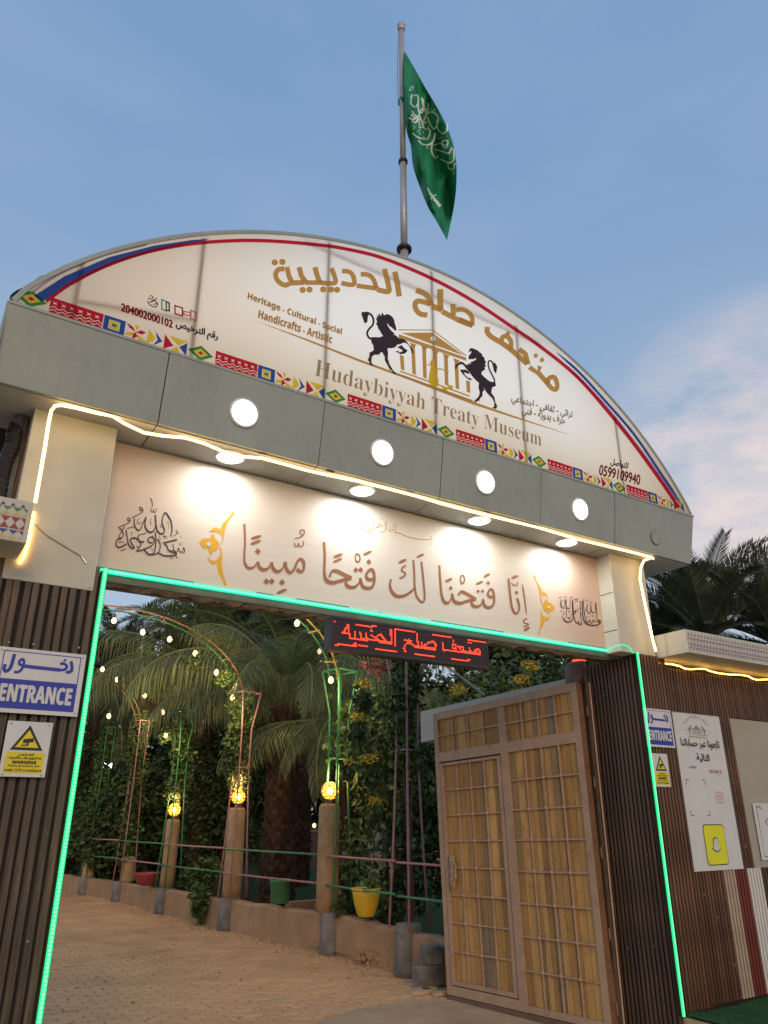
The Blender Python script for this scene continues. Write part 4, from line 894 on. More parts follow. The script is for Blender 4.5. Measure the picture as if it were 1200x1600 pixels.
# medallions
pr = Print(YP, 170, 770, 6); NB2 = radians(70)
for pts, w in (([(578, 412), (592, 350), (582, 270), (552, 215), (527, 190), (505, 230), (500, 290), (520, 350), (512, 380), (480, 384), (452, 350), (440, 290), (436, 208)], 17), ([(436, 210), (440, 300), (420, 355), (385, 372), (352, 345), (338, 300), (350, 225)], 16), ([(350, 225), (318, 290), (290, 350), (258, 340), (238, 290), (240, 240)], 13),
              ([(395, 140), (398, 178), (418, 172), (420, 148)], 7), ([(420, 150), (424, 184), (442, 176), (446, 145)], 7), ([(388, 50), (404, 80), (410, 128)], 8), ([(318, 170), (290, 160), (292, 138), (315, 150), (316, 180), (270, 208), (212, 238)], 9), ([(280, 235), (268, 280), (290, 290), (302, 270)], 6), ([(402, 235), (388, 280), (402, 298)], 5), ([(490, 295), (480, 320), (495, 325)], 5),
              ([(545, 270), (565, 300), (560, 340)], 4), ([(200, 262), (175, 255), (180, 235), (198, 250), (195, 272), (150, 300), (108, 316)], 8), ([(90, 320), (118, 350), (135, 400), (110, 425), (95, 405), (130, 350), (148, 312)], 10), ([(170, 335), (240, 318)], 6), ([(120, 430), (80, 440), (66, 480), (90, 512), (140, 495), (168, 478)], 13), ([(160, 350), (172, 420), (182, 480), (215, 520), (240, 520)], 13),
              ([(240, 520), (200, 440), (250, 425), (290, 455), (325, 462)], 13), ([(290, 385), (275, 425), (300, 490), (262, 545), (330, 530), (410, 490), (425, 440), (395, 415), (365, 440), (385, 470), (410, 465)], 12), ([(205, 370), (218, 380), (212, 398)], 6), ([(300, 392), (352, 378)], 6), ([(436, 365), (440, 470), (425, 560), (380, 580), (340, 545), (330, 520)], 14), ([(455, 430), (480, 480), (475, 540), (440, 575), (400, 580)], 12),
              ([(455, 560), (520, 590), (600, 590), (635, 575), (560, 540), (545, 500), (520, 475), (560, 460), (640, 440)], 12), ([(500, 470), (635, 435)], 6), ([(600, 480), (610, 540), (640, 555), (650, 520), (668, 555), (690, 550), (700, 515), (712, 550), (690, 570)], 10), ([(580, 545), (620, 540)], 8), ([(645, 350), (628, 360), (640, 378), (655, 372), (600, 410)], 7), ([(510, 400), (520, 430), (535, 405), (548, 430)], 5),
              ([(660, 465), (668, 495), (690, 465)], 5), ([(472, 400), (485, 440)], 5), ([(575, 600), (590, 620), (605, 603)], 5), ([(110, 545), (162, 525)], 7), ([(85, 462), (140, 462)], 6), ([(255, 500), (290, 510)], 6), ([(400, 520), (415, 545)], 5), ([(670, 410), (680, 425)], 4)): pr.stroke(pts, w*1.3, nib=NB2, wmin=.5)
for c in ((635, 606), (325, 462), (412, 408), (524, 408)): pr.diamond(c, 10)
rel(pr.build('calligraphy_medallion', 'p_char', ban), ban)
pr = Print(YP, 810, 890, 8.571)
for pts, w in (([(1095, 720), (1060, 690), (1085, 680), (1100, 710), (1060, 740), (1000, 748), (930, 735), (885, 700), (862, 620), (855, 500), (850, 420)], 16), ([(1035, 440), (1045, 540), (1050, 640), (1040, 680)], 12), ([(1040, 690), (1010, 700), (1000, 670), (985, 712), (962, 708), (955, 670), (935, 705), (905, 690), (890, 630), (875, 520), (868, 420)], 11),
              ([(1030, 455), (1030, 560), (1000, 580), (975, 545), (970, 470)], 10), ([(970, 480), (965, 570), (940, 580), (915, 540), (925, 460)], 10), ([(920, 470), (905, 540), (890, 545)], 7), ([(900, 425), (930, 410)], 6), ([(955, 425), (960, 450), (980, 445), (982, 420)], 5), ([(860, 400), (872, 420), (885, 395)], 5),
              ([(850, 730), (815, 725), (800, 690), (790, 720), (765, 700), (745, 640)], 11), ([(825, 415), (828, 540), (835, 640), (852, 730)], 9), ([(745, 400), (800, 392)], 6), ([(755, 435), (770, 420), (800, 425)], 6), ([(745, 650), (735, 560), (730, 420)], 10), ([(725, 600), (770, 570), (745, 555), (715, 600), (690, 650), (665, 655), (670, 630)], 10), ([(720, 400), (722, 520), (735, 640), (700, 690), (650, 700), (612, 675), (600, 640)], 14),
              ([(640, 650), (640, 540), (625, 400)], 9), ([(690, 395), (690, 500), (665, 525), (640, 490), (640, 400)], 10), ([(620, 400), (612, 500), (585, 510), (570, 440), (590, 400)], 9), ([(560, 400), (558, 470), (570, 500)], 7), ([(535, 378), (582, 366)], 6), ([(685, 380), (725, 368)], 6), ([(610, 350), (618, 375), (635, 372), (645, 345)], 5), ([(565, 540), (575, 560), (560, 580)], 5), ([(600, 560), (618, 575), (605, 600), (585, 600)], 6), ([(665, 560), (690, 555), (680, 590)], 5),
              ([(780, 530), (800, 545), (790, 570)], 5), ([(820, 500), (835, 520), (822, 545)], 5), ([(900, 640), (935, 628)], 5), ([(575, 620), (590, 640)], 5)): pr.stroke(pts, w*1.3, nib=NB2, wmin=.5)
for c in ((825, 742), (1060, 770), (838, 585), (828, 605), (985, 610), (995, 625), (820, 520), (770, 545)): pr.diamond(c, 9)
rel(pr.build('calligraphy_medallion', 'p_char', ban), ban)
pr = Print(YP, 540, 800, 8)
for pts, w in (([(1060, 350), (980, 345), (880, 335), (780, 310), (700, 280), (640, 258), (610, 262), (625, 235), (618, 140)], 9), ([(1055, 300), (1075, 330), (1055, 352)], 8), ([(600, 250), (585, 215), (570, 245), (548, 240), (535, 225), (560, 215)], 7), ([(590, 160), (592, 230)], 5), ([(555, 160), (560, 220)], 5), ([(508, 110), (510, 225)], 7), ([(490, 120), (492, 230), (460, 250), (430, 240)], 8), ([(470, 180), (430, 165), (410, 140), (400, 170), (420, 190), (380, 190), (365, 180)], 8),
              ([(350, 80), (345, 190), (355, 205), (320, 235), (260, 238), (190, 222), (145, 190), (115, 155)], 9), ([(310, 70), (318, 195), (290, 205), (262, 190)], 8), ([(290, 90), (300, 140), (250, 120), (262, 150), (210, 140), (180, 150), (140, 120), (110, 125), (95, 105), (80, 120), (60, 135)], 8), ([(150, 60), (230, 48), (305, 52)], 6), ([(440, 85), (470, 95)], 5), ([(395, 95), (410, 100)], 5), ([(610, 300), (630, 292)], 5), ([(1045, 410), (1070, 402)], 5), ([(370, 240), (385, 238)], 5), ([(75, 178), (95, 172)], 5), ([(345, 65), (335, 72)], 4)): pr.stroke(pts, w, wmin=.6, nib=NB2)
for c in ((1058, 380), (1020, 265), (170, 162), (175, 100), (225, 170), (140, 32)): pr.diamond(c, 7)
rel(pr.build('basmala_lettering', 'p_gold', ban), ban)

# ================================================================== FASCIA AND SOFFIT
YT, ZT, YBt, ZB = 4.67, 4.69, 4.75, 4.15
fx0, fx1 = .085, at_y(1083, 808, YT).x
fas = empty('gate_fascia', (3.6, YBt, ZB), 'long grey panelled fascia beam with round lights across the top of the gateway', 'fascia')
seams = [fx0, at_y(262, 560, 4.71).x, at_y(503, 665, 4.71).x, at_y(690, 735, 4.71).x, at_y(846, 785, 4.71).x, at_y(962, 820, 4.71).x, fx1]
lights_x = [1.76, 2.99, 4.10, 5.31]
for i in range(6):
    a, b = seams[i]+(.004 if i else 0), seams[i+1]-(.004 if i < 5 else 0)
    bt = b if i < 5 else b-.06
    mb = MB(); j = random.uniform(-.002, .002)
    mb.add([(a, YT+j, ZT), (b, YT+j, ZT), (bt, YBt+j, ZB), (a, YBt+j, ZB), (a, YT+.03, ZT), (b, YT+.03, ZT), (bt, YBt+.03, ZB), (a, YBt+.03, ZB)], [(0, 3, 2, 1), (4, 5, 6, 7), (0, 1, 5, 4), (1, 2, 6, 5), (2, 3, 7, 6), (3, 0, 4, 7)])
    rel(mb.build('face_panel', M['panel_grey'], fas), fas)
    mb = MB(); mb.box((a, YBt+.032, ZB-.006+j), (bt, YB+.25, ZB+.014)); rel(mb.build('soffit_panel', M['soffit'], fas), fas)
rel(MB().box((fx0+.01, YBt+.045, ZB+.03), (fx1-.09, YB+.8, ZT-.02)).build('core', M['gap'], fas), fas)
rel(MB().add([(fx1, YT, ZT), (fx1-.06, YBt, ZB), (fx1-.06, YB+.85, ZB), (fx1, YB+.85, ZT), (fx1-.02, YT, ZT), (fx1-.08, YBt, ZB), (fx1-.08, YB+.85, ZB), (fx1-.02, YB+.85, ZT)], [(0, 1, 2, 3), (7, 6, 5, 4), (0, 3, 7, 4), (1, 5, 6, 2), (0, 4, 5, 1), (3, 2, 6, 7)]).build('end_panel', M['panel_grey'], fas), fas)
rel(MB().box((fx0-.01, YT+.01, ZB), (fx0+.002, YB+.85, ZT+.02)).build('end_panel', M['panel_grey'], fas), fas)
rel(MB().box((fx0, YT-.006, ZT), (fx1+.01, YT+.2, ZT+.022)).build('top_ledge', M['panel_grey'], fas), fas)
for i, x in enumerate(seams[1:-1]):
    for dx, dz in ((-.04, ZT-.04), (.04, ZT-.04), (-.04, ZB+.06), (.04, ZB+.06)):
        y = YT+(YBt-YT)*(ZT-dz)/(ZT-ZB); o = MB().lathe([(.006, 0), (.006, .003)], 8).build('screw', M['screw'], fas); o.location = Vector((x+dx, y-.001, dz))-fas.location; o.rotation_euler.x = pi/2
# lamps on the face
disc_me = MB().lathe([(.098, 0), (.098, .012), (.085, .02)], 32).mesh('lit_disc', M['lamp_white'])
rim_me = MB().lathe([(.118, 0), (.118, .006), (.112, .012), (.1, .014), (.1, .002)], 32).mesh('rim', M['lamp_rim'], True)
til = math.atan((YBt-YT)/(ZT-ZB))
for k, x in enumerate(lights_x):
    y = (YT+YBt)/2
    t = empty('round_light', (x, y-.003, 4.40), ['leftmost of the four lit round lights on the grey fascia face', 'second lit round light from the left on the fascia face', 'third lit round light from the left on the fascia face', 'rightmost lit round light on the fascia face'][k], 'light', 'round lights on the fascia face')
    t.rotation_euler.x = pi/2+til; put('lit_disc', disc_me, t); put('rim', rim_me, t)
    t = empty('round_light', ([1.77, 2.95, 4.22, 5.35][k], 4.955, ZB-.008), ['leftmost lit round downlight under the soffit above the banner', 'second downlight from the left under the soffit', 'third downlight from the left under the soffit', 'rightmost downlight under the soffit'][k], 'light', 'round downlights under the soffit')
    t.rotation_euler.x = pi; put('lit_disc', disc_me, t); put('rim', rim_me, t)
    ld = bpy.data.lights.new('downlight', 'AREA'); ld.shape = 'DISK'; ld.size = .19; ld.energy = 7.5; ld.color = (.97, .98, 1); ld.spread = radians(180)
    lo = bpy.data.objects.new('downlight', ld); COL.objects.link(lo); lo.location = ([1.77, 2.95, 4.22, 5.35][k], 4.955, ZB-.036)
q = at_y(1025, 840, 4.715); t = tag(put('blanked_light_hole', MB().lathe([(.075, 0), (.075, .002), (.062, .004)], 28).mesh('blanked_light_hole', M['panel_grey']), None, q), 'blanked round light hole at the right end of the fascia', 'cover plate'); t.rotation_euler.x = pi/2+til; t.location.y -= .001
MB().lathe([(.078, 0), (.078, .001), (.073, .0015)], 28).build('shadow_gap', M['gap'], t)

# warm LED rope: a sagging line clipped to the soffit edge, down both pillars
rope = empty('warm_light_rope', (.5, YBt, ZB), 'glowing warm white LED rope looping along the soffit edge and down both pillars', 'led strip')
ptz = [(55, 785), (62, 745), (70, 700), (76, 660), (80, 642), (86, 634), (97, 633), (118, 637), (150, 645), (176, 650), (195, 662), (225, 676), (255, 681), (290, 684), (320, 693), (350, 706), (375, 713), (410, 716), (440, 724), (480, 735), (520, 744), (560, 752), (600, 762), (650, 775), (690, 787), (740, 800), (790, 812), (840, 824), (900, 842), (950, 854), (1000, 866), (1016, 870), (1021, 873)]
pts = [at_y(*p, 4.80) for p in ptz]
rel(MB().tube(pts, .0105, 7).build('rope_run', M['rope'], rope, smooth=True), rope)
rel(MB().tube([at_y(*p, 4.86) for p in ((1016, 872), (1006, 876), (1001, 888), (1000, 905), (1006, 935), (1013, 968), (1020, 1000), (1025, 1018))], .0115, 7).build('rope_drop', M['rope'], rope, smooth=True), rope)
rel(MB().tube([at_y(*p, 4.955) for p in ((53, 800), (46, 840), (38, 868), (30, 880))], .012, 6).build('rope_tail', M['rope_hid'], rope, smooth=True), rope)
for px, py in ((104, 628), (182, 650), (292, 678), (410, 712), (515, 740), (640, 771), (760, 803)):
    q = at_y(px, py, 4.79); rel(MB().box((q.x-.035, q.y-.012, q.z+.005), (q.x+.035, q.y+.012, q.z+.02)).build('clip', M['steel'], rope), rope)

# green LED strips
def led_strip(p, q, mk, md, lab, dots, w=.03, face=(0, -1, 0)):
    p = Vector(p); q = Vector(q); t = empty('green_led_strip', p, lab, 'led strip', 'green LED strips framing the gate opening')
    rel(MB().bar(p, q, w, .012, up=(0, 1, 0) if abs((q-p).normalized().x) > .5 else (0, 1, 0)).build('diffuser', M[mk], t), t)
    mb = MB(); f_ = Vector(face)
    for i in range(dots):
        c = p.lerp(q, (i+.5)/dots)+f_*.0085; s_ = .0075; mb.box(c-Vector((s_, .002, s_)), c+Vector((s_, .002, s_)))
    rel(mb.build('led_row', M[md], t, kind='stuff'), t)
yS = YF-.012
led_strip((.985, yS, 3.11), (.985, yS, G), 'green_tape', 'green_dot', 'vertical green LED strip down the inner edge of the left pillar', 165, .028)
led_strip((6.215, yS, 3.125), (6.215, yS, .0), 'green_tape', 'green_dot', 'vertical green LED strip down the corner of the right pillar', 150, .026)
led_strip((.985, YB-.02, zbB-.012), (5.98, YB-.02, zbB-.012), 'aqua_tape', 'aqua_dot', 'horizontal aqua green LED strip under the calligraphy banner', 240, .031)
for sgn in (0,):
    o = MB().tube([at_y(*p, YF-.01) for p in ((950, 1016), (962, 1009), (975, 1008), (984, 1012), (989, 1020))], .006, 6).build('green_led_strip', M['aqua_tape'])
    tag(o, 'short curved green LED lead joining the horizontal and right vertical strips', 'led strip', 'green LED strips framing the gate opening')
# dark aluminium corner trims on both pillars
rel(MB().box((.962, YF-.004, G), (1.004, YF+.03, 3.095)).build('corner_trim', M['gap'], lp), lp)
rel(MB().box((6.198, YF-.004, .0), (6.236, YF+.03, 3.10)).build('corner_trim', M['gap'], rp), rp)

# ================================================================== LED DISPLAY
YD = 4.95
q0 = at_y(517, 967, YD); q1 = at_y(762, 995, YD); q2 = at_y(517, 1018, YD); q3 = at_y(764, 1042, YD)
dx0, dx1 = q0.x, (q1.x+q3.x)/2; dz1 = (q0.z+q1.z)/2+.005; dz0 = (q2.z+q3.z)/2
dsp = empty('led_display', ((dx0+dx1)/2, YD, dz0), 'black LED text display with glowing red Arabic letters hanging under the banner', 'led display')
rel(MB().box((dx0, YD+.01, dz0), (dx1, YD+.11, dz1)).build('case', M['led_case'], dsp, bevel=.004), dsp)
b_ = .018
for a_, c_ in (((dx0, dz0), (dx1, dz0+b_)), ((dx0, dz1-b_), (dx1, dz1)), ((dx0, dz0+b_), (dx0+b_, dz1-b_)), ((dx1-b_, dz0+b_), (dx1, dz1-b_))):
    rel(MB().box((a_[0], YD, a_[1]), (c_[0], YD+.0095, c_[1])).build('bezel', M['led_case'], dsp), dsp)
rel(MB().box((dx0+b_, YD+.004, dz0+b_), (dx1-b_, YD+.0098, dz1-b_)).build('screen', M['led_face'], dsp), dsp)
# dot matrix from traced strokes (zoom view 500,955 scale 4.286)
segs = [[(192, 90), (165, 130), (150, 145), (200, 152)], [(192, 90), (198, 180)], [(200, 178), (318, 190)], [(200, 184), (318, 196)], [(234, 138), (236, 180)], [(272, 145), (275, 182)], [(312, 150), (315, 190)], [(328, 190), (398, 200)], [(328, 184), (398, 194)], [(347, 128), (349, 135)], [(345, 160), (395, 196)], [(385, 200), (480, 212)], [(400, 207), (480, 218)], [(405, 155), (440, 195)], [(382, 165), (405, 158)], [(480, 125), (482, 212)], [(470, 125), (476, 160)],
        [(503, 125), (505, 232)], [(232, 218), (245, 218)], [(222, 226), (240, 228)], [(262, 224), (272, 225)], [(288, 230), (315, 235)], [(262, 232), (272, 233)],
        [(565, 190), (612, 196)], [(598, 190), (605, 215), (640, 238)], [(600, 200), (572, 225), (562, 250), (572, 268)], [(600, 215), (680, 245)], [(640, 240), (680, 245)], [(650, 150), (654, 195), (660, 240)], [(680, 210), (684, 245)], [(690, 240), (770, 248)], [(700, 246), (775, 255)], [(690, 238), (735, 205), (765, 205), (778, 225), (772, 250)],
        [(820, 210), (822, 250), (835, 262)], [(835, 255), (910, 264)], [(830, 262), (1000, 278)], [(895, 195), (897, 200)], [(890, 225), (908, 225), (910, 262)], [(890, 225), (892, 245), (908, 248)], [(925, 232), (960, 238), (965, 268)], [(930, 238), (945, 262), (1000, 280)], [(994, 212), (999, 213)], [(1012, 215), (1017, 216)], [(1005, 245), (1008, 280)], [(1000, 276), (1070, 285)], [(1000, 284), (1070, 293)], [(1040, 262), (1062, 250), (1070, 270), (1070, 292)], [(1040, 262), (1045, 282)],
        [(240, 86), (375, 104)], [(505, 122), (633, 138)], [(758, 156), (880, 172)], [(990, 188), (1108, 206)], [(105, 222), (238, 238)], [(376, 254), (510, 270)], [(638, 286), (765, 300)], [(884, 316), (1004, 330)], [(101, 66), (103, 68)]]
cw = (dx1-dx0)/64/2.0*1.0; ncx = 134; sx_ = (dx1-dx0-2*b_)/ncx; nz_n = int((dz1-dz0-2*b_)/sx_); on = set()
for sg in segs:
    pp = [at_y(500+a/4.286, 955+b/4.286, YD) for a, b in sg]
    for a, b in zip(pp, pp[1:]):
        for i in range(41):
            c = a.lerp(b, i/40); on.add((int((c.x-dx0-b_)/sx_), int((c.z-dz0-b_)/sx_)))
mb = MB(); off = MB()
for i in range(ncx):
    for j in range(nz_n):
        x = dx0+b_+(i+.5)*sx_; z = dz0+b_+(j+.5)*sx_; 
        if (i, j) in on: s_ = sx_*.38; mb.box((x-s_, YD+.001, z-s_), (x+s_, YD+.0037, z+s_))
        else: s_ = sx_*.28; off.add([(x-s_, YD+.0035, z-s_), (x+s_, YD+.0035, z-s_), (x+s_, YD+.0035, z+s_), (x-s_, YD+.0035, z+s_)], [(0, 1, 2, 3)])
rel(mb.build('lit_dots', M['red_led'], dsp, kind='stuff'), dsp); rel(off.build('unlit_dots', mat('unlit_led', (.07, .02, .02), .4, 0, 0), dsp, kind='stuff'), dsp)

# ================================================================== ARCH SIGN
YS = 4.69
arc_px = [(26, 466), (75, 430), (150, 402), (225, 382), (320, 370), (430, 367), (515, 377), (590, 395), (672, 419), (735, 448), (790, 484), (860, 534), (930, 597), (990, 665), (1040, 734), (1078, 802)]
aw = [at_y(*p, YS) for p in arc_px]
A_ = np.array([[2*p.x, 2*p.z, 1] for p in aw]); B_ = np.array([p.x**2+p.z**2 for p in aw]); s_ = np.linalg.lstsq(A_, B_, rcond=None)[0]
ccx, ccz = s_[0], s_[1]; CR = sqrt(s_[2]+ccx**2+ccz**2)
zs0 = ZT+.025; halfw = sqrt(CR**2-(zs0-ccz)**2); a0 = math.acos(halfw/CR)*(1 if zs0 > ccz else -1)
halfw = sqrt(CR**2-(zs0-ccz)**2)
th_ = [math.atan2(p.z-ccz, ccx-p.x) for p in aw]; rd_ = [hypot(p.x-ccx, p.z-ccz) for p in aw]
def arc_r(t): return float(np.interp(t, th_, sm_))
sm_ = list(rd_)
for _ in range(3): sm_ = [sm_[0]]+[(sm_[i-1]+2*sm_[i]+sm_[i+1])/4 for i in range(1, len(sm_)-1)]+[sm_[-1]]
arc = []
for t in np.linspace(th_[0], th_[-1], 72): r__ = .5*arc_r(t)+.25*arc_r(t-.03)+.25*arc_r(t+.03); arc.append((ccx-r__*cos(t), max(zs0, ccz+r__*sin(t))))
arc[0] = (arc[0][0], zs0); arc[-1] = (arc[-1][0], zs0)
sg = empty('arch_sign', (ccx, YS, zs0), 'large backlit white half-round museum sign with gold Arabic title on top of the gateway', 'sign')
sgm = bpy.data.materials.new('lit_membrane'); sgm.use_nodes = True; t = sgm.node_tree; t.nodes.clear()
o_ = t.nodes.new('ShaderNodeOutputMaterial'); d1 = t.nodes.new('ShaderNodeBsdfDiffuse'); d2 = t.nodes.new('ShaderNodeBsdfTranslucent'); mx = t.nodes.new('ShaderNodeMixShader'); mx.inputs[0].default_value = .62
tcn = t.nodes.new('ShaderNodeTexCoord'); sp = t.nodes.new('ShaderNodeSeparateXYZ'); t.links.new(tcn.outputs['Object'], sp.inputs[0])
nz_ = t.nodes.new('ShaderNodeTexNoise'); nz_.inputs['Scale'].default_value = .9; nz_.inputs['Detail'].default_value = 4; t.links.new(tcn.outputs['Object'], nz_.inputs[0])
def mt(op, a, b):
    n = t.nodes.new('ShaderNodeMath'); n.operation = op
    for i, v in enumerate((a, b)):
        if isinstance(v, (int, float)): n.inputs[i].default_value = v
        else: t.links.new(v, n.inputs[i])
    return n.outputs[0]
def rng(v, a, b, c=0, d=1):
    n = t.nodes.new('ShaderNodeMapRange'); t.links.new(v, n.inputs[0])
    for i, q in enumerate((a, b, c, d)): n.inputs[i+1].default_value = q
    return n.outputs[0]
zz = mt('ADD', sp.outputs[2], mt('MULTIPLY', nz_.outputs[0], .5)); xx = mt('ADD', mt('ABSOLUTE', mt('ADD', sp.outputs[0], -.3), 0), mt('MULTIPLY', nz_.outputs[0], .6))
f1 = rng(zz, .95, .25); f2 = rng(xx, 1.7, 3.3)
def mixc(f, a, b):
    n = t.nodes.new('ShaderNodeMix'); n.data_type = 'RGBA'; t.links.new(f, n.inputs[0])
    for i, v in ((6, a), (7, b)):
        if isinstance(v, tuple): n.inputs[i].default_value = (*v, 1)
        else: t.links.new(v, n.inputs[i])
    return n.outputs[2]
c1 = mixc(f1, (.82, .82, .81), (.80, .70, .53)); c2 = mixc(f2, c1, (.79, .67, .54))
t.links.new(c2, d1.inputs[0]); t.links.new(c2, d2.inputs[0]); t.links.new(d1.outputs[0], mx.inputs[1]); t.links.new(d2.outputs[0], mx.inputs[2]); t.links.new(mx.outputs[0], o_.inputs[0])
mb = MB(); nrow = 10; vs = []
for (x, z) in arc:
    for j in range(nrow+1): vs.append((x-ccx, 0, (zs0+(z-zs0)*j/nrow)-zs0))
mb.add(vs, [(i*(nrow+1)+j, (i+1)*(nrow+1)+j, (i+1)*(nrow+1)+j+1, i*(nrow+1)+j+1) for i in range(len(arc)-1) for j in range(nrow)])
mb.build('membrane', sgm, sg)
# light box behind: lit back board, frame bars close behind the membrane
DP = .42
pts = [(x-ccx, z-zs0) for x, z in arc]
mb = MB(); mb.add([(x*.985, DP, z*.985+.005) for x, z in pts], [tuple(range(len(pts)))]); mb.build('light_board', emis('light_board_glow', (1, 1, 1), 1.18), sg)
mb = MB(); mb.add([(x*.99, DP+.02, z*.99) for x, z in pts], [tuple(range(len(pts)))]); mb.build('back_sheet', M['panel_grey'], sg)
# rim (gutter) and corrugated roof sheet edge
mb = MB(); vs = []
for i, (x, z) in enumerate(pts):
    for rr, y in ((1.0, -.012), (1.006, -.012), (1.009, .0), (1.009, DP+.05), (1.0, DP+.05), (1.0, -.0)):
        dx, dz = x, z+zs0-ccz; vs.append((dx*rr, y, dz*rr+ccz-zs0))
mb.add(vs, [(i*6+j, i*6+(j+1) % 6, (i+1)*6+(j+1) % 6, (i+1)*6+j) for i in range(len(pts)-1) for j in range(6)]); mb.build('rim', M['panel_grey'], sg)
mb = MB(); vs = []; n = 260
for i in range(n+1):
    t_a = th_[0]+(th_[-1]-th_[0])*i/n; rr = arc_r(t_a)*1.0095+.006*(1+sin(i*2*pi/6.5))
    for y in (.03, DP+.25): vs.append((-rr*cos(t_a), y, rr*sin(t_a)+ccz-zs0))
mb.add(vs, [(2*i, 2*i+1, 2*i+3, 2*i+2) for i in range(n)]); mb.build('corrugated_sheet', M['steel'], sg)
bars_px = [((320, 372), (306, 552)), ((515, 378), (520, 622)), ((674, 424), (689, 680)), ((806, 508), (829, 730)), ((960, 650), (972, 768)), ((130, 410), (115, 490))]
for a, b in bars_px:
    p = at_y(*a, YS); q = at_y(*b, YS); q.z = zs0; q.x = p.x if abs(q.x-p.x) < .25 else q.x
    rel(MB().bar((p.x, YS+.015, p.z-.01), (q.x, YS+.015, q.z), .03, .016, up=(0, 1, 0)).build('frame_bar', M['steel'], sg), sg)
for a, b in (((478, 380), (675, 462)), ((675, 462), (845, 540)), ((300, 500), (120, 470))):
    p = at_y(*a, YS); q = at_y(*b, YS); rel(MB().bar((p.x, YS+.034, p.z), (q.x, YS+.034, q.z), .03, .014, up=(0, 1, 0)).build('frame_bar', M['steel'], sg), sg)
YI = YS-.001
# red, blue and lavender arcs
pr = Print(YI); pr.stroke([(72, 471), (110, 444), (165, 416), (230, 394), (300, 381), (370, 376), (430, 377), (500, 383), (540, 389), (597, 403), (672, 434), (740, 471), (800, 511), (842, 540), (900, 587), (950, 643), (990, 693), (1030, 748), (1061, 793)], 5.5); rel(pr.build('red_arc', 'ink_red', sg), sg)
pr = Print(YI); pr.poly([(54, 462), (100, 432), (170, 402), (240, 384), (300, 375), (330, 373), (300, 380), (240, 393), (175, 413), (110, 444), (66, 471)][::1])
rel(pr.build('blue_arc', 'ink_blue', sg), sg); pr = Print(YI)
pr.stroke([(870, 551), (905, 582), (945, 626), (990, 678), (1034, 742), (1068, 793)], 4, taper=.15); rel(pr.build('blue_arc', 'ink_blue', sg), sg)
pr = Print(YI); pr.stroke([(46, 460), (90, 430), (160, 400), (230, 382)], 3); rel(pr.build('lavender_arc', 'ink_pink', sg), sg); pr = Print(YI); pr.stroke([(890, 577), (940, 627), (985, 682), (1030, 742), (1062, 788)], 2.5); rel(pr.build('lavender_arc', 'ink_pink', sg), sg)
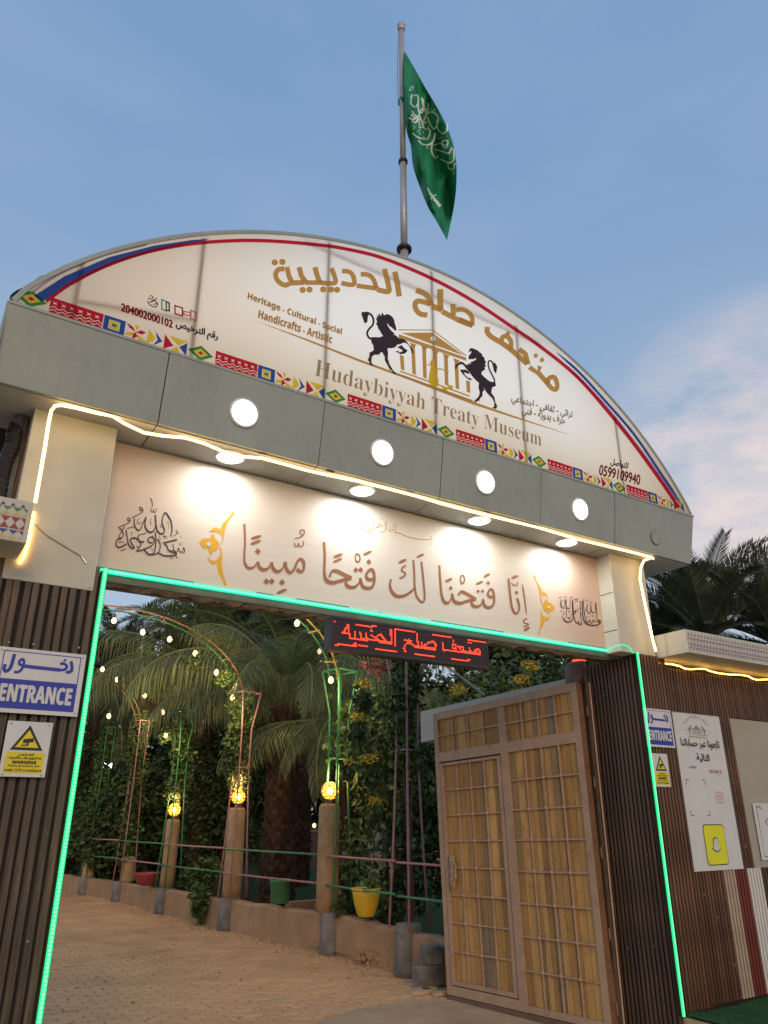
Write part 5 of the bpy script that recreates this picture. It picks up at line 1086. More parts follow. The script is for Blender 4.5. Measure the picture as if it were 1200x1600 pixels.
# woven border
prs = {k: Print(YI) for k in ('ink_red', 'ink_blue', 'ink_yellow', 'ink_green')}
dpx = [(48, 470), (313, 555), (524, 624), (697, 682), (843, 727), (968, 767), (1078, 803)]; dxw = [at_y(*p, YS).x for p in dpx]
h = .125; z0 = zs0+.006
def W_(k, pts, *hl): prs[k].poly([(x, 0, z) for x, z in pts], True, [[(x, 0, z) for x, z in g] for g in hl])
xmax = ccx+halfw-.05
for u0, u1 in zip(dxw, dxw[1:]):
    Lu = u1-u0; X = lambda t: u0+Lu*t
    def ok(t): return X(t) < xmax
    dm = lambda a, b: [(X(-a), z0+h*.5), (X(0), z0+h*(.5+b)), (X(a), z0+h*.5), (X(0), z0+h*(.5-b))]
    W_('ink_green', dm(.085, .52), dm(.05, .3)); W_('ink_yellow', dm(.048, .29), dm(.022, .14)); W_('ink_red', dm(.02, .13))
    zz_l = lambda v, am=.16: [(X(.10+.295*i/12), z0+h*(v+(am if i % 2 else 0))) for i in range(13)]
    W_('ink_red', [(X(.10), z0)]+zz_l(.10)+[(X(.395), z0)]); W_('ink_red', zz_l(.16)+zz_l(.30)[::-1])
    fig = [[(X(c-.014), z0+h*.80), (X(c), z0+h*.74), (X(c+.014), z0+h*.80), (X(c+.006), z0+h*.70), (X(c+.013), z0+h*.58), (X(c), z0+h*.65), (X(c-.013), z0+h*.58), (X(c-.006), z0+h*.70)] for c in (.125+.047*j for j in range(6))]
    W_('ink_red', zz_l(.36)+[(X(.395), z0+h), (X(.10), z0+h)], *fig)
    sq = lambda a, b, c, d: [(X(a), z0+h*b), (X(a), z0+h*d), (X(c), z0+h*d), (X(c), z0+h*b)]
    if ok(.53): W_('ink_blue', sq(.40, 0, .525, 1), sq(.43, .2, .495, .8)); W_('ink_yellow', sq(.433, .23, .492, .77), sq(.446, .37, .479, .63)); W_('ink_green', sq(.448, .39, .477, .61))
    if ok(.66):
        W_('ink_red', [(X(.53), z0+h*.95), (X(.57), z0+h*.8), (X(.59), z0+h*.5), (X(.55), z0+h*.68)]); W_('ink_red', [(X(.65), z0+h*.7), (X(.62), z0+h*.75), (X(.59), z0+h*.5), (X(.63), z0+h*.48)]); W_('ink_red', [(X(.575), z0), (X(.575), z0+h*.3), (X(.59), z0+h*.5), (X(.605), z0+h*.25)])
        W_('ink_yellow', [(X(.58), z0+h*.98), (X(.605), z0+h), (X(.597), z0+h*.55)]); W_('ink_yellow', [(X(.61), z0), (X(.665), z0+h*.1), (X(.6), z0+h*.42)]); W_('ink_yellow', [(X(.53), z0+h*.1), (X(.57), z0+h*.2), (X(.585), z0+h*.45), (X(.54), z0+h*.35)])
    if ok(.76): W_('ink_yellow', [(X(.66), z0), (X(.665), z0+h), (X(.71), z0+h*.55), (X(.70), z0+h*.3)]); W_('ink_blue', [(X(.705), z0+h), (X(.755), z0+h*.45), (X(.70), z0), (X(.725), z0+h*.45)])
    if ok(.83): W_('ink_red', [(X(.765), z0), (X(.765), z0+h), (X(.825), z0+h*.4)])
    if ok(.91): W_('ink_yellow', [(X(.79), z0+h), (X(.91), z0+h), (X(.855), z0+h*.5)]); W_('ink_yellow', [(X(.80), z0), (X(.87), z0), (X(.85), z0+h*.42)]); W_('ink_blue', [(X(.862), z0+h*.45), (X(.91), z0+h*.90), (X(.91), z0)])
for k, q in prs.items(): tag(rel(q.build('woven_border', k, sg), sg), kind='stuff')
# title
pr = Print(YI, 415, 390, 5.4545)
for pts, w in (([(180, 148), (200, 230), (225, 278)], 36), ([(160, 165), (110, 170), (85, 210), (100, 262), (150, 300), (185, 300), (205, 285)], 36), ([(210, 285), (330, 280)], 38), ([(285, 150), (305, 225), (345, 282)], 38), ([(335, 282), (480, 282)], 34), ([(420, 150), (440, 225), (462, 284)], 38), ([(475, 284), (590, 284), (586, 225), (560, 158)], 34), ([(650, 182), (710, 190), (745, 225), (755, 290), (720, 300), (645, 285)], 34),
              ([(775, 308), (950, 332)], 34), ([(810, 210), (870, 215), (915, 250), (945, 330)], 34), ([(950, 342), (1045, 358), (1045, 300), (1012, 165)], 38), ([(1100, 190), (1122, 290), (1138, 400)], 40)): pr.stroke(pts, w*1.16, smooth=len(pts) > 3)
for c in ((77, 110), (142, 106), (315, 345), (373, 342), (490, 340), (558, 342), (608, 344)): pr.disc(c, 27, 26)
pr.view(630, 430, 4.8)
for pts, w in (([(95, 112), (160, 140), (195, 180), (212, 228)], 36), ([(205, 218), (130, 196), (92, 205), (92, 250), (125, 290), (180, 300)], 34), ([(212, 232), (290, 262)], 36), ([(276, 105), (278, 262)], 40), ([(290, 272), (420, 340), (520, 378)], 34), ([(372, 215), (376, 300)], 34), ([(395, 262), (450, 258), (500, 290), (518, 330), (516, 378)], 30), ([(415, 330), (520, 375)], 34),
              ([(632, 388), (630, 425), (660, 462), (740, 510), (810, 560)], 34), ([(735, 500), (745, 465), (780, 460), (808, 500), (806, 555)], 30), ([(800, 552), (930, 665)], 34), ([(868, 555), (915, 590), (935, 670)], 34), ([(945, 690), (1010, 735), (1024, 682)], 32), ([(1015, 735), (1085, 815)], 32), ([(1082, 815), (1092, 775), (1130, 765), (1152, 810), (1148, 855), (1115, 850), (1082, 815)], 30)): pr.stroke(pts, w*1.16, smooth=len(pts) > 3)
for c in ((785, 437), (993, 604), (1040, 636)): pr.disc(c, 16, 17)
rel(pr.build('gold_title', 'ink_gold', sg), sg)
# emblem: temple front, coffee pot, two rearing horses
pr = Print(YI, 540, 460, 4.286)
pr.stroke([(348, 238), (583, 239), (808, 412)], 7, smooth=False); pr.poly([(372, 258), (578, 256), (795, 412)], False, [[(586+17*cos(a), 296+17*sin(a)) for a in np.linspace(0, 2*pi, 13)[:-1]]]); pr.poly([(356, 266), (808, 424), (808, 446), (356, 292)])
for (x0_, y0_, x1_, y1_) in ((362, 405, 378, 505), (437, 335, 455, 535), (512, 352, 527, 560), (586, 380, 600, 590), (658, 408, 672, 608), (728, 440, 744, 632), (806, 575, 818, 655)):
    pr.poly([(x0_, y0_), (x0_+26, y0_+9), (x1_+16, y1_+6), (x1_-8, y1_-3)])
    if y0_ < 500 and x0_ > 400: pr.poly([(x0_-10, y0_-14), (x0_+38, y0_+4), (x0_+26, y0_+18), (x0_, y0_+8)])
pr.stroke([(365, 515), (830, 682)], 9, smooth=False); pr.stroke([(350, 536), (850, 716)], 14, smooth=False)
pr.view(0, 0, 1); pr.poly([(395, 500), (480, 530), (560, 561), (640, 590), (720, 620), (740, 628), (800, 649), (898, 682), (800, 652), (738, 632), (640, 594), (560, 565), (480, 533)])
rel(pr.build('emblem_temple', 'ink_gold', sg), sg)
pr = Print(YI-.004, 540, 460, 4.286)
pr.poly([(577, 420), (583, 440), (600, 455), (597, 480), (605, 520), (622, 570), (622, 605), (600, 622), (570, 612), (554, 575), (560, 530), (572, 480), (560, 462), (575, 440)]); pr.stroke([(600, 500), (640, 500), (660, 510), (690, 518)], 8); pr.stroke([(572, 480), (550, 470), (520, 468)], 5)
pr.poly([(642, 608), (684, 624), (680, 645), (652, 640)]); pr.poly([(680, 600), (722, 615), (714, 638), (688, 632)]); rel(pr.build('emblem_coffee_pot', 'ink_pot', sg), sg)
pr = Print(YI-.004, 550, 470, 10.909)
pr.poly([(330, 620), (400, 620), (470, 622), (530, 600), (500, 560), (480, 520), (450, 480), (440, 450), (405, 375), (430, 370), (405, 290), (432, 295), (415, 235), (447, 268), (460, 205), (488, 262), (515, 200), (548, 248), (590, 225), (640, 238), (690, 275), (720, 330), (725, 370), (745, 430), (757, 490), (740, 515), (715, 490), (680, 455), (640, 435), (595, 375), (610, 430), (660, 500), (740, 572), (690, 570), (750, 592), (800, 638), (880, 655), (930, 690), (980, 760), (1020, 800), (1050, 890), (1030, 895), (1005, 850), (990, 800), (950, 740), (900, 712), (860, 720), (820, 742), (775, 745), (740, 790), (680, 808), (602, 810), (615, 880), (610, 990), (640, 1080), (690, 1170), (765, 1255), (700, 1240), (680, 1190), (645, 1175), (600, 1090), (555, 1010), (560, 960), (515, 880), (498, 872), (460, 920), (380, 920), (340, 950), (330, 1040), (345, 1080), (380, 1115), (310, 1095), (290, 1030), (262, 1020), (290, 960), (300, 880), (340, 865), (370, 840), (360, 760), (325, 700)])
pr.poly([(770, 790), (850, 755), (880, 800), (950, 850), (900, 900), (820, 912), (785, 885), (735, 865), (790, 850), (805, 882), (868, 858), (840, 830)]); pr.stroke([(345, 660), (280, 620), (258, 545), (295, 475), (350, 415), (366, 335), (338, 255), (285, 212), (220, 202)], 34)
pr.poly([(165, 188), (250, 198), (288, 240), (268, 275), (262, 360), (212, 390), (195, 330), (172, 270), (160, 240)])
rel(pr.build('emblem_horse', 'ink_black', sg), sg)
pr = Print(YI-.004, 690, 530, 12)
pr.poly([(505, 245), (520, 190), (550, 165), (600, 175), (640, 195), (690, 220), (715, 250), (750, 265), (768, 320), (800, 340), (808, 390), (832, 430), (812, 470), (836, 510), (800, 530), (820, 572), (778, 590), (750, 622), (745, 650), (790, 700), (860, 760), (920, 800), (980, 800), (1015, 830), (1015, 880), (950, 900), (930, 1000), (990, 1090), (1010, 1190), (1045, 1260), (1020, 1310), (950, 1290), (987, 1260), (985, 1180), (950, 1110), (870, 1030), (820, 970), (790, 900), (800, 960), (765, 990), (770, 1060), (720, 1110), (700, 1165), (660, 1155), (660, 1185), (600, 1170), (640, 1130), (690, 1080), (715, 1010), (690, 900), (700, 822), (640, 770), (570, 690), (520, 620), (450, 540), (420, 500), (380, 468), (330, 482), (290, 512), (270, 565), (250, 550), (260, 480), (310, 450), (350, 418), (400, 430), (440, 468), (500, 490), (482, 460), (560, 460), (522, 440), (570, 420), (640, 388), (648, 352), (600, 375), (540, 372), (520, 385), (500, 350), (510, 310), (550, 265), (558, 222)])
pr.poly([(345, 570), (450, 570), (510, 610), (525, 655), (470, 640), (412, 618), (440, 670), (490, 720), (540, 730), (575, 770), (520, 765), (470, 730), (400, 660), (360, 610)]); pr.stroke([(985, 840), (990, 765), (950, 680), (892, 560), (872, 460), (890, 408), (930, 412), (970, 455)], 28)
pr.poly([(940, 440), (1010, 450), (1045, 520), (1020, 648), (980, 600), (960, 510)])
rel(pr.build('emblem_horse', 'ink_black', sg), sg)
# lettering
text(style('Hudaybiyyah Treaty Museum', 'serif'), (490, 594), (846, 704), (494, 561), YI, 'ink_taupe', sg, offset=-.010)
text(style('Heritage - Cultural - Social', 'bold'), (386, 470), (533, 526), (388, 457), YI, 'ink_gold', sg, fat=.002)
text(style('Handicrafts - Artistic', 'bold'), (403, 497), (518, 537), (405, 484), YI, 'ink_gold', sg, fat=.002)
text('204002000102', (189, 486), (269, 513), (190, 474), YI, 'ink_crimson', sg, fat=.003)
text(shape('رقم الترخيص'), (274, 516), (339, 536), (276, 500), YI, 'ink_black', sg, fat=.003)
text(shape('تراثي - ثقافي - اجتماعي'), (798, 632), (894, 658), (799, 616), YI, 'ink_taupe', sg, fat=.003)
text(shape('حرف يدوية - فني'), (814, 652), (882, 669), (816, 634), YI, 'ink_taupe', sg, fat=.003)
text(shape('للتواصل'), (953, 728), (980, 735), (955, 716), YI, 'ink_black', sg, fat=.003)
text('0599109940', (935, 742), (999, 758), (937, 726), YI, 'ink_crimson', sg, fat=.004)
pr = Print(YI, 0, 440, 3.636)
for pts, w in (([(850, 85), (860, 80), (870, 92), (850, 100), (840, 92)], 5), ([(838, 110), (850, 130), (880, 145), (895, 130), (880, 110), (850, 118)], 6), ([(860, 110), (885, 100), (890, 90)], 5), ([(870, 130), (895, 125)], 5)): pr.stroke(pts, w)
rel(pr.build('licence_crest', 'ink_grey', sg), sg)
def boxes(k, L_):
    pr = Print(YI, 0, 440, 3.636)
    for x0_, y0_, x1_, y1_, s_ in L_:
        w = 8
        pr.poly([(x0_, y0_), (x1_, y0_+s_), (x1_, y0_+s_+w), (x0_, y0_+w)]); pr.poly([(x0_, y1_-w), (x1_, y1_+s_-w), (x1_, y1_+s_), (x0_, y1_)]); pr.poly([(x0_, y0_), (x0_+w, y0_), (x0_+w, y1_), (x0_, y1_)]); pr.poly([(x1_-w, y0_+s_), (x1_, y0_+s_), (x1_, y1_+s_), (x1_-w, y1_+s_)])
    rel(pr.build('licence_mark', k, sg), sg)
boxes('ink_teal', [(915, 98, 948, 160, 12)]); boxes('ink_navy' if 'ink_navy' in M else 'ink_black', [(940, 112, 965, 165, 6)]); boxes('ink_crimson', [(990, 132, 1040, 185, 15)]); boxes('ink_salmon', [(1080, 160, 1118, 215, 12), (1040, 165, 1085, 190, 8)])
for o in sg.children:
    if o.name.startswith('lettering'): rel(o, sg)

# ================================================================== FLAGPOLE AND FLAG
YPO = 5.45
pb = at_y(632, 430, YPO); pt = at_y(627, 45, YPO)
fp = empty('flagpole', (pb.x, YPO, 4.8), 'tall grey metal flagpole rising behind the arch sign', 'flagpole')
j1 = at_y(631, 390, YPO).z; j2 = at_y(629, 253, YPO).z
rel(MB().tube([(pb.x, YPO, 4.8), (pb.x, YPO, j1)], .047, 16).build('lower_tube', M['pole'], fp, smooth=True), fp)
rel(MB().tube([(pb.x, YPO, j1), (pb.x, YPO, j2)], .040, 16).build('middle_tube', M['pole'], fp, smooth=True), fp)
rel(MB().tube([(pb.x, YPO, j2), (pb.x, YPO, pt.z)], .035, 16).build('upper_tube', M['pole'], fp, smooth=True), fp)
for zz_, r_ in ((j1, .085), (j2, .055)):
    o = MB().lathe([(r_*.7, -.02), (r_, -.015), (r_, .02), (r_*.8, .03)], 18).build('collar', M['dark'], fp, smooth=True); o.location = Vector((pb.x, YPO, zz_))-fp.location
o = MB().lathe([(.04, -.02), (.05, 0), (.052, .03), (.045, .05), (.055, .07), (.05, .1), (.02, .12)], 16).build('finial', M['pole'], fp, smooth=True); o.location = Vector((pb.x, YPO, pt.z-.02))-fp.location
rel(MB().tube([at_y(623, 50, YPO-.05), at_y(621, 100, YPO-.06), at_y(622, 158, YPO-.05)], .006, 5).build('halyard', M['steel'], fp), fp)
Lc = [(631, 78), (631, 110), (632, 150), (632, 185), (636, 208), (643, 232), (647, 262), (657, 292), (668, 322), (682, 345), (698, 375)]
Rc = [(631.5, 79), (645, 102), (664, 136), (682, 166), (697, 195), (708, 225), (713, 255), (713, 290), (710, 318), (706, 340), (698.5, 375.5)]
def fdep(q):
    x, y = q; return .17*sin((x-632)*.13-(y-78)*.030)+.06*sin((x-640)*.29+y*.03)-.05
def flag_pt(px, py): 
    f = min(1, max(0, (py-78)/40.)); return at_y(px, py, YPO-.02+fdep((px, py))*f)
def cr_(P, t):
    n = len(P)-1; f = t*n; i = min(n-1, int(f)); u = f-i; g_ = lambda k: np.array(P[max(0, min(n, k))], float)
    a, b, c, d = g_(i-1), g_(i), g_(i+1), g_(i+2); return .5*((2*b)+(c-a)*u+(2*a-5*b+4*c-d)*u*u+(3*b-a-3*c+d)*u**3)
mb = MB(); nu, nv = 22, 70; vs = []
for j in range(nv+1):
    l_, r_ = cr_(Lc, j/nv), cr_(Rc, j/nv)
    for i in range(nu+1):
        q = l_+(r_-l_)*i/nu; p = flag_pt(*q); vs.append(tuple(p))
mb.add(vs, [(j*(nu+1)+i, j*(nu+1)+i+1, (j+1)*(nu+1)+i+1, (j+1)*(nu+1)+i) for j in range(nv) for i in range(nu)])
fg = empty('flag', (pb.x, YPO, at_y(631, 80, YPO).z), 'green flag with white Arabic creed and sword hanging from the flagpole', 'flag')
rel(mb.build('cloth', M['flag'], fg, smooth=True), fg)
rel(MB().tube([at_y(625.5, 158, YPO), at_y(636, 162, YPO)], .055, 10).build('tied_corner', M['flag'], fg, smooth=True), fg)
# folded back layer along the left lower edge
mb = MB(); vs = []
Lf = [(636, 208), (650, 250), (660, 285), (672, 318), (682, 345), (690, 352), (690, 345)]; Lb = [(632, 190), (640, 225), (644, 262), (655, 295), (667, 325), (679, 345), (692, 368)]
for j in range(31):
    a, b = cr_(Lf, j/30), cr_(Lb, j/30)
    for i in range(5): q = b+(a-b)*i/4; p = flag_pt(*q); p.y -= .02+.03*sin(pi*i/4); vs.append(tuple(p))
mb.add(vs, [(j*5+i, j*5+i+1, (j+1)*5+i+1, (j+1)*5+i) for j in range(30) for i in range(4)]); rel(mb.build('folded_edge', M['flag'], fg, smooth=True), fg)
class FP(Print):
    def lay(s, pt, e=0):
        q = proj((pt.x, s.Y, pt.z)); p = flag_pt(*q); d = Vector((p.x, p.y, p.z-EYE)).normalized(); p = p-d*(.008+(s.k % 24)*.0004+e); return p
    def P(s, p): return at_y(s.ox+p[0]/s.sc, s.oy+p[1]/s.sc, s.Y)
pr = FP(YPO-.02, 620, 120, 6.154)
for pts, w in (([(118, 130), (140, 100), (160, 90), (150, 125), (125, 128)], 6), ([(130, 200), (150, 170), (135, 250), (175, 290), (205, 250), (200, 180), (165, 180)], 12), ([(205, 240), (210, 330), (240, 345), (255, 300), (240, 200)], 12), ([(255, 215), (265, 300), (300, 360), (305, 250)], 11), ([(245, 300), (215, 360), (250, 440), (300, 430)], 12), ([(305, 250), (290, 320), (270, 400), (245, 460), (290, 510), (310, 470)], 11),
              ([(145, 330), (160, 345), (140, 375), (175, 385), (150, 420), (180, 440), (200, 390), (150, 350)], 11), ([(115, 395), (165, 410), (215, 380), (255, 470)], 12), ([(195, 440), (210, 400), (225, 480), (260, 490)], 9), ([(150, 540), (200, 580), (250, 595), (300, 590), (320, 520), (300, 500)], 13), ([(210, 610), (240, 645), (300, 655), (350, 620), (370, 540)], 13), ([(290, 380), (330, 470), (365, 500), (400, 420), (380, 360), (330, 340), (300, 350)], 12),
              ([(385, 410), (395, 500), (440, 545), (480, 520), (485, 450)], 12), ([(340, 640), (335, 720), (370, 780), (400, 760)], 12), ([(360, 660), (420, 640), (470, 690), (490, 620), (445, 615), (440, 650), (490, 660)], 12), ([(370, 700), (450, 720), (500, 735), (530, 680)], 12), ([(420, 790), (480, 820), (520, 825), (550, 790), (545, 690)], 10), ([(490, 830), (500, 880), (540, 890), (560, 830)], 11), ([(155, 470), (175, 490), (160, 510)], 5), ([(205, 480), (225, 500), (200, 530)], 5), ([(245, 520), (260, 545)], 5), ([(285, 690), (300, 670)], 6), ([(390, 560), (395, 600), (430, 580)], 6), ([(440, 580), (480, 570)], 6), ([(530, 910), (550, 925), (540, 945)], 6), ([(320, 300), (350, 330), (375, 310)], 6), ([(230, 560), (215, 530)], 6), ([(270, 600), (255, 570)], 6)): pr.stroke(pts, w*1.2)
pr.stroke([(292, 1062), (325, 1125), (365, 1180), (410, 1235)], 24, taper=.5); pr.stroke([(360, 1178), (420, 1246)], 26, smooth=True); pr.stroke([(372, 1190), (388, 1212), (404, 1230), (420, 1246)], 30); pr.stroke([(322, 1178), (350, 1150), (378, 1135)], 12)
tag(rel(pr.build('creed_lettering', 'flag_white', fg), fg), kind='stuff')

# ================================================================== SIGNS
def sign_board(name, corners, Y, lab, cat, group):
    q = [at_y(*c, Y) for c in corners]; x0 = (q[0].x+q[3].x)/2; x1 = (q[1].x+q[2].x)/2; z1 = (q[0].z+q[1].z)/2; z0 = (q[2].z+q[3].z)/2
    t = empty(name, ((x0+x1)/2, Y, z0), lab, cat, group); rel(MB().box((x0, Y, z0), (x1, Y+.006, z1)).build('board', M['p_white'], t, bevel=.001), t)
    return t, x0, x1, z0, z1
def rect(parent, nm, m, Y, x0, z0, x1, z1, k=0): 
    return rel(MB().add([(x0, Y-.0006-k*.0006, z0), (x1, Y-.0006-k*.0006, z0), (x1, Y-.0006-k*.0006, z1), (x0, Y-.0006-k*.0006, z1)], [(0, 1, 2, 3)]).build(nm, M[m], parent), parent)
def entrance(corners, Y, lab, x0o=None):
    t, x0, x1, z0, z1 = sign_board('entrance_sign', corners, Y, lab, 'sign', 'entrance signs')
    w, h = x1-x0, z1-z0; b = w*.055; l = w*.011; zm = z0+h*.515
    for a in (((x0+b, z1-b*.7-l), (x1-b, z1-b*.7)), ((x0+b, zm), (x0+b+l, z1-b*.7)), ((x1-b-l, zm), (x1-b, z1-b*.7))): rect(t, 'border_line', 'p_blue', Y, a[0][0], a[0][1], a[1][0], a[1][1])
    rect(t, 'blue_band', 'p_blue', Y, x0+b, z0+b*.9, x1-b, zm)
    o = text(style('ENTRANCE', 'bold'), (x0+b*1.7, Y, z0+h*.17), (x1-b*1.9, Y, z0+h*.17), (x0+b*1.7, Y, z0+h*.43), Y, 'p_white', t, px=False, fat=w*.006); rel(o, t)
    # the Arabic word, long drawn out, built of strokes
    pr = Print(Y); X = lambda u: x0+w*u; Z = lambda v: z0+h*v
    def s2(pts, ww, **k): pr.stroke([(X(a), Z(c)) for a, c in pts], ww*h, world=True, **k)
    s2([(.175, .90), (.165, .74), (.15, .66), (.115, .62), (.09, .66), (.095, .73)], .052)
    s2([(.29, .735), (.25, .745), (.245, .80), (.275, .83), (.295, .78), (.285, .68), (.25, .625), (.205, .62)], .042); s2([(.29, .725), (.45, .72), (.715, .715)], .058, smooth=False)
    s2([(.71, .80), (.735, .825), (.785, .79), (.77, .73), (.69, .71)], .045); s2([(.825, .87), (.845, .80), (.85, .72), (.81, .69), (.79, .705)], .05); s2([(.745, .885), (.765, .87)], .05, smooth=False)
    rel(pr.build('arabic_lettering', 'p_blue', t), t)
    for u, v in ((.03, .95), (.97, .95), (.97, .05), (.03, .05)):
        o = MB().lathe([(.006, 0), (.006, .002), (.003, .004)], 8).build('screw', M['screw'], t); o.location = Vector((X(u), Y, Z(v)))-t.location; o.rotation_euler.x = pi/2
entrance([(-7, 1009), (134, 1023), (122, 1120), (-13, 1112)], 4.935, 'blue and white ENTRANCE sign on the left pillar, cut by the photo edge')
entrance([(1005, 1106), (1048, 1110), (1055, 1169), (1012, 1166)], YF-.012, 'blue and white ENTRANCE sign on the right pillar beside the green strip')
def warn(corners, Y, lab):
    t, x0, x1, z0, z1 = sign_board('warning_sign', corners, Y, lab, 'sign', 'CCTV warning signs'); w, h = x1-x0, z1-z0
    X = lambda u: x0+w*u; Z = lambda v: z0+h*v
    def tri(nm, m, c, hw, zb_, zt_, k):
        rel(MB().add([(X(c-hw), Y-.0006-k*.0006, Z(zb_)), (X(c+hw), Y-.0006-k*.0006, Z(zb_)), (X(c), Y-.0006-k*.0006, Z(zt_))], [(0, 1, 2)]).build(nm, M[m], t), t)
    tri('warning_triangle', 'p_black', .5, .36, .475, .935, 0); tri('triangle_field', 'p_yellow', .5, .255, .525, .845, 1)
    pr = Print(Y-.0022); pr.k = 2
    for pts in ([(.40, .60), (.40, .67), (.62, .70), (.63, .63)], [(.47, .56), (.53, .56), (.52, .62), (.49, .62)], [(.37, .555), (.47, .555), (.47, .575), (.37, .575)]): pr.poly([(X(a), 0, Z(b)) for a, b in pts], True)
    rel(pr.build('camera_pictogram', 'p_black', t), t)
    rect(t, 'yellow_field', 'p_yellow', Y, X(.08), Z(.06), X(.92), Z(.44))
    def T(s, a, b, c, d, fat=.0): rel(text(s, (X(a), Y, Z(b)), (X(c), Y, Z(b)), (X(a), Y, Z(d)), Y, 'p_black', t, px=False, fat=fat), t)
    T(shape('تحـذيـر'), .34, .375, .68, .425, .0008); T(shape('هذا الموقع مراقب بالكاميرات'), .14, .305, .86, .36, .0006); T(style('WARNING', 'bold'), .24, .235, .76, .285, .0008)
    T(style('These premises are', 'bold'), .16, .17, .84, .215); T(style('under CCTV surveillance', 'bold'), .10, .095, .90, .145)
    for u, v in ((.08, .95), (.92, .95), (.92, .04), (.08, .04)):
        o = MB().lathe([(.006, 0), (.006, .003), (.003, .005)], 8).build('screw', M['screw'], t); o.location = Vector((X(u), Y, Z(v)))-t.location; o.rotation_euler.x = pi/2
warn([(10, 1125), (82, 1130), (71, 1216), (0, 1212)], 4.935, 'larger yellow and white CCTV warning sign under the left entrance sign')
warn([(1018, 1177), (1043, 1178), (1048, 1230), (1024, 1229)], YF-.012, 'small yellow and white CCTV warning sign under the right entrance sign')
# poster board
t, x0, x1, z0, z1 = sign_board('poster_board', [(1050, 1115), (1124, 1118), (1161, 1356), (1084, 1364)], YW-.014, 'white poster board with small museum emblem and social media codes panel beside the entrance sign', 'poster', 'posters on the slatted wall')
w, h = x1-x0, z1-z0; X = lambda u: x0+w*u; Z = lambda v: z0+h*v; YQ = YW-.014
def T(s, a, b, c, d, m='p_black', fat=.002): rel(text(s, (X(a), YQ, Z(b)), (X(c), YQ, Z(b)), (X(a), YQ, Z(d)), YQ, m, t, px=False, fat=fat), t)
T(shape('تابعونا عبر حساباتنا'), .10, .765, .90, .83); T(shape('التالية'), .38, .675, .64, .735); T('muthaf', .20, .635, .34, .652, 'p_grey', .0005); T('MUTHAF_B', .60, .605, .86, .63, 'p_pinkred', .001)
v, f, isl = glyphs(shape('متحف صلح الحديبية')); a_ = np.array(v); lo_ = a_.min(0); sz_ = a_.max(0)-lo_; mb = MB(); vs = []
for (gx, gy), i in zip(v, isl):
    u_ = (gx-lo_[0])/sz_[0]; an = pi*.82-(pi*.64)*u_; rr = w*.26+w*.07*((gy-lo_[1])/sz_[1]); vs.append((X(.47)+cos(an)*rr, YQ-.003-(i % 5)*.0003, Z(.865)+sin(an)*rr*.75))
mb.add(vs, f); rel(mb.build('arched_lettering', M['p_grey'], t), t)
pr = Print(YQ)
Pw = lambda L_: pr.poly([(X(a), 0, Z(b)) for a, b in L_], True)
Pw([(.37, .893), (.47, .925), (.57, .893)]); 
for u_ in (.39, .43, .47, .51, .55): Pw([(u_-.01, .865), (u_+.01, .865), (u_+.01, .89), (u_-.01, .89)])
Pw([(.25, .858), (.70, .858), (.70, .861), (.25, .861)])
Pw([(.18, .885), (.30, .885), (.30, .887), (.18, .887)]); Pw([(.64, .885), (.76, .885), (.76, .887), (.64, .887)])
for sgn in (-1, 1):
    c = .47+sgn*.15; Pw([(c-sgn*.03, .925), (c-sgn*.055, .912), (c-sgn*.02, .905), (c-sgn*.06, .895), (c-sgn*.01, .89), (c-sgn*.02, .865), (c+sgn*.01, .865), (c+sgn*.02, .885), (c+sgn*.045, .905), (c+sgn*.015, .9)])
rel(pr.build('small_emblem', 'p_grey', t), t)
T(style('Hudaybiyyah Treaty Museum', 'serif'), .28, .838, .66, .85, 'p_gold', 0)
# app mark frames, codes themselves left out
pr = Print(YQ)
for a, b in (((.13, .56), (.17, .545)),): pass
def corner(u0, v0, du, dv): pr.stroke([(X(u0+du), Z(v0)), (X(u0), Z(v0)), (X(u0), Z(v0+dv))], w*.010, smooth=False, world=True)
corner(.10, .56, .06, -.03); corner(.48, .56, -.06, -.03); corner(.10, .335, .06, .03); corner(.48, .335, -.06, .03)
rel(pr.build('corner_marks', 'p_black', t), t)
pr = Print(YQ)
def rr_(cx_, cz_, hw, hh, r, n=6):
    P_ = []
    for qx, qz, a0_ in ((1, 1, 0), (-1, 1, pi/2), (-1, -1, pi), (1, -1, 1.5*pi)):
        for i in range(n+1): a = a0_+i*pi/2/n; P_.append((cx_+qx*(hw-r)+cos(a)*r, cz_+qz*(hh-r)+sin(a)*r))
    return P_
cxm, czm = X(.73), Z(.45)
sq = rr_(cxm, czm, w*.065, w*.065, w*.02); pr.stroke(sq+[sq[0], sq[1]], w*.012, smooth=False, world=True); ci = [(cxm+w*.03*cos(a), czm+w*.03*sin(a)) for a in np.linspace(0, 2*pi, 17)]; pr.stroke(ci, w*.011, smooth=False, world=True)
rel(pr.build('camera_mark', 'p_pinkred', t), t)
pr = Print(YQ); q = rr_(X(.50), Z(.155), w*.215, h*.125, w*.05); pr.poly([(a, 0, b) for a, b in q], True); rel(pr.build('yellow_tile_border', 'p_black', t), t)
pr = Print(YQ-.002); q = rr_(X(.50), Z(.155), w*.205, h*.119, w*.045); pr.poly([(a, 0, b) for a, b in q], True); rel(pr.build('yellow_tile', 'p_lime', t), t)
gh = [(-.10, -.035), (-.065, -.03), (-.06, .03), (-.05, .07), (0, .09), (.05, .07), (.06, .03), (.065, -.03), (.10, -.035), (.085, -.06), (.05, -.07), (.03, -.09), (0, -.08), (-.03, -.09), (-.05, -.07), (-.085, -.06)]
pr = Print(YQ-.004); pr.poly([(X(.5)+a*w*.85, 0, Z(.155)+b*w*1.0) for a, b in gh], True); rel(pr.build('mark_outline', 'p_black', t), t)
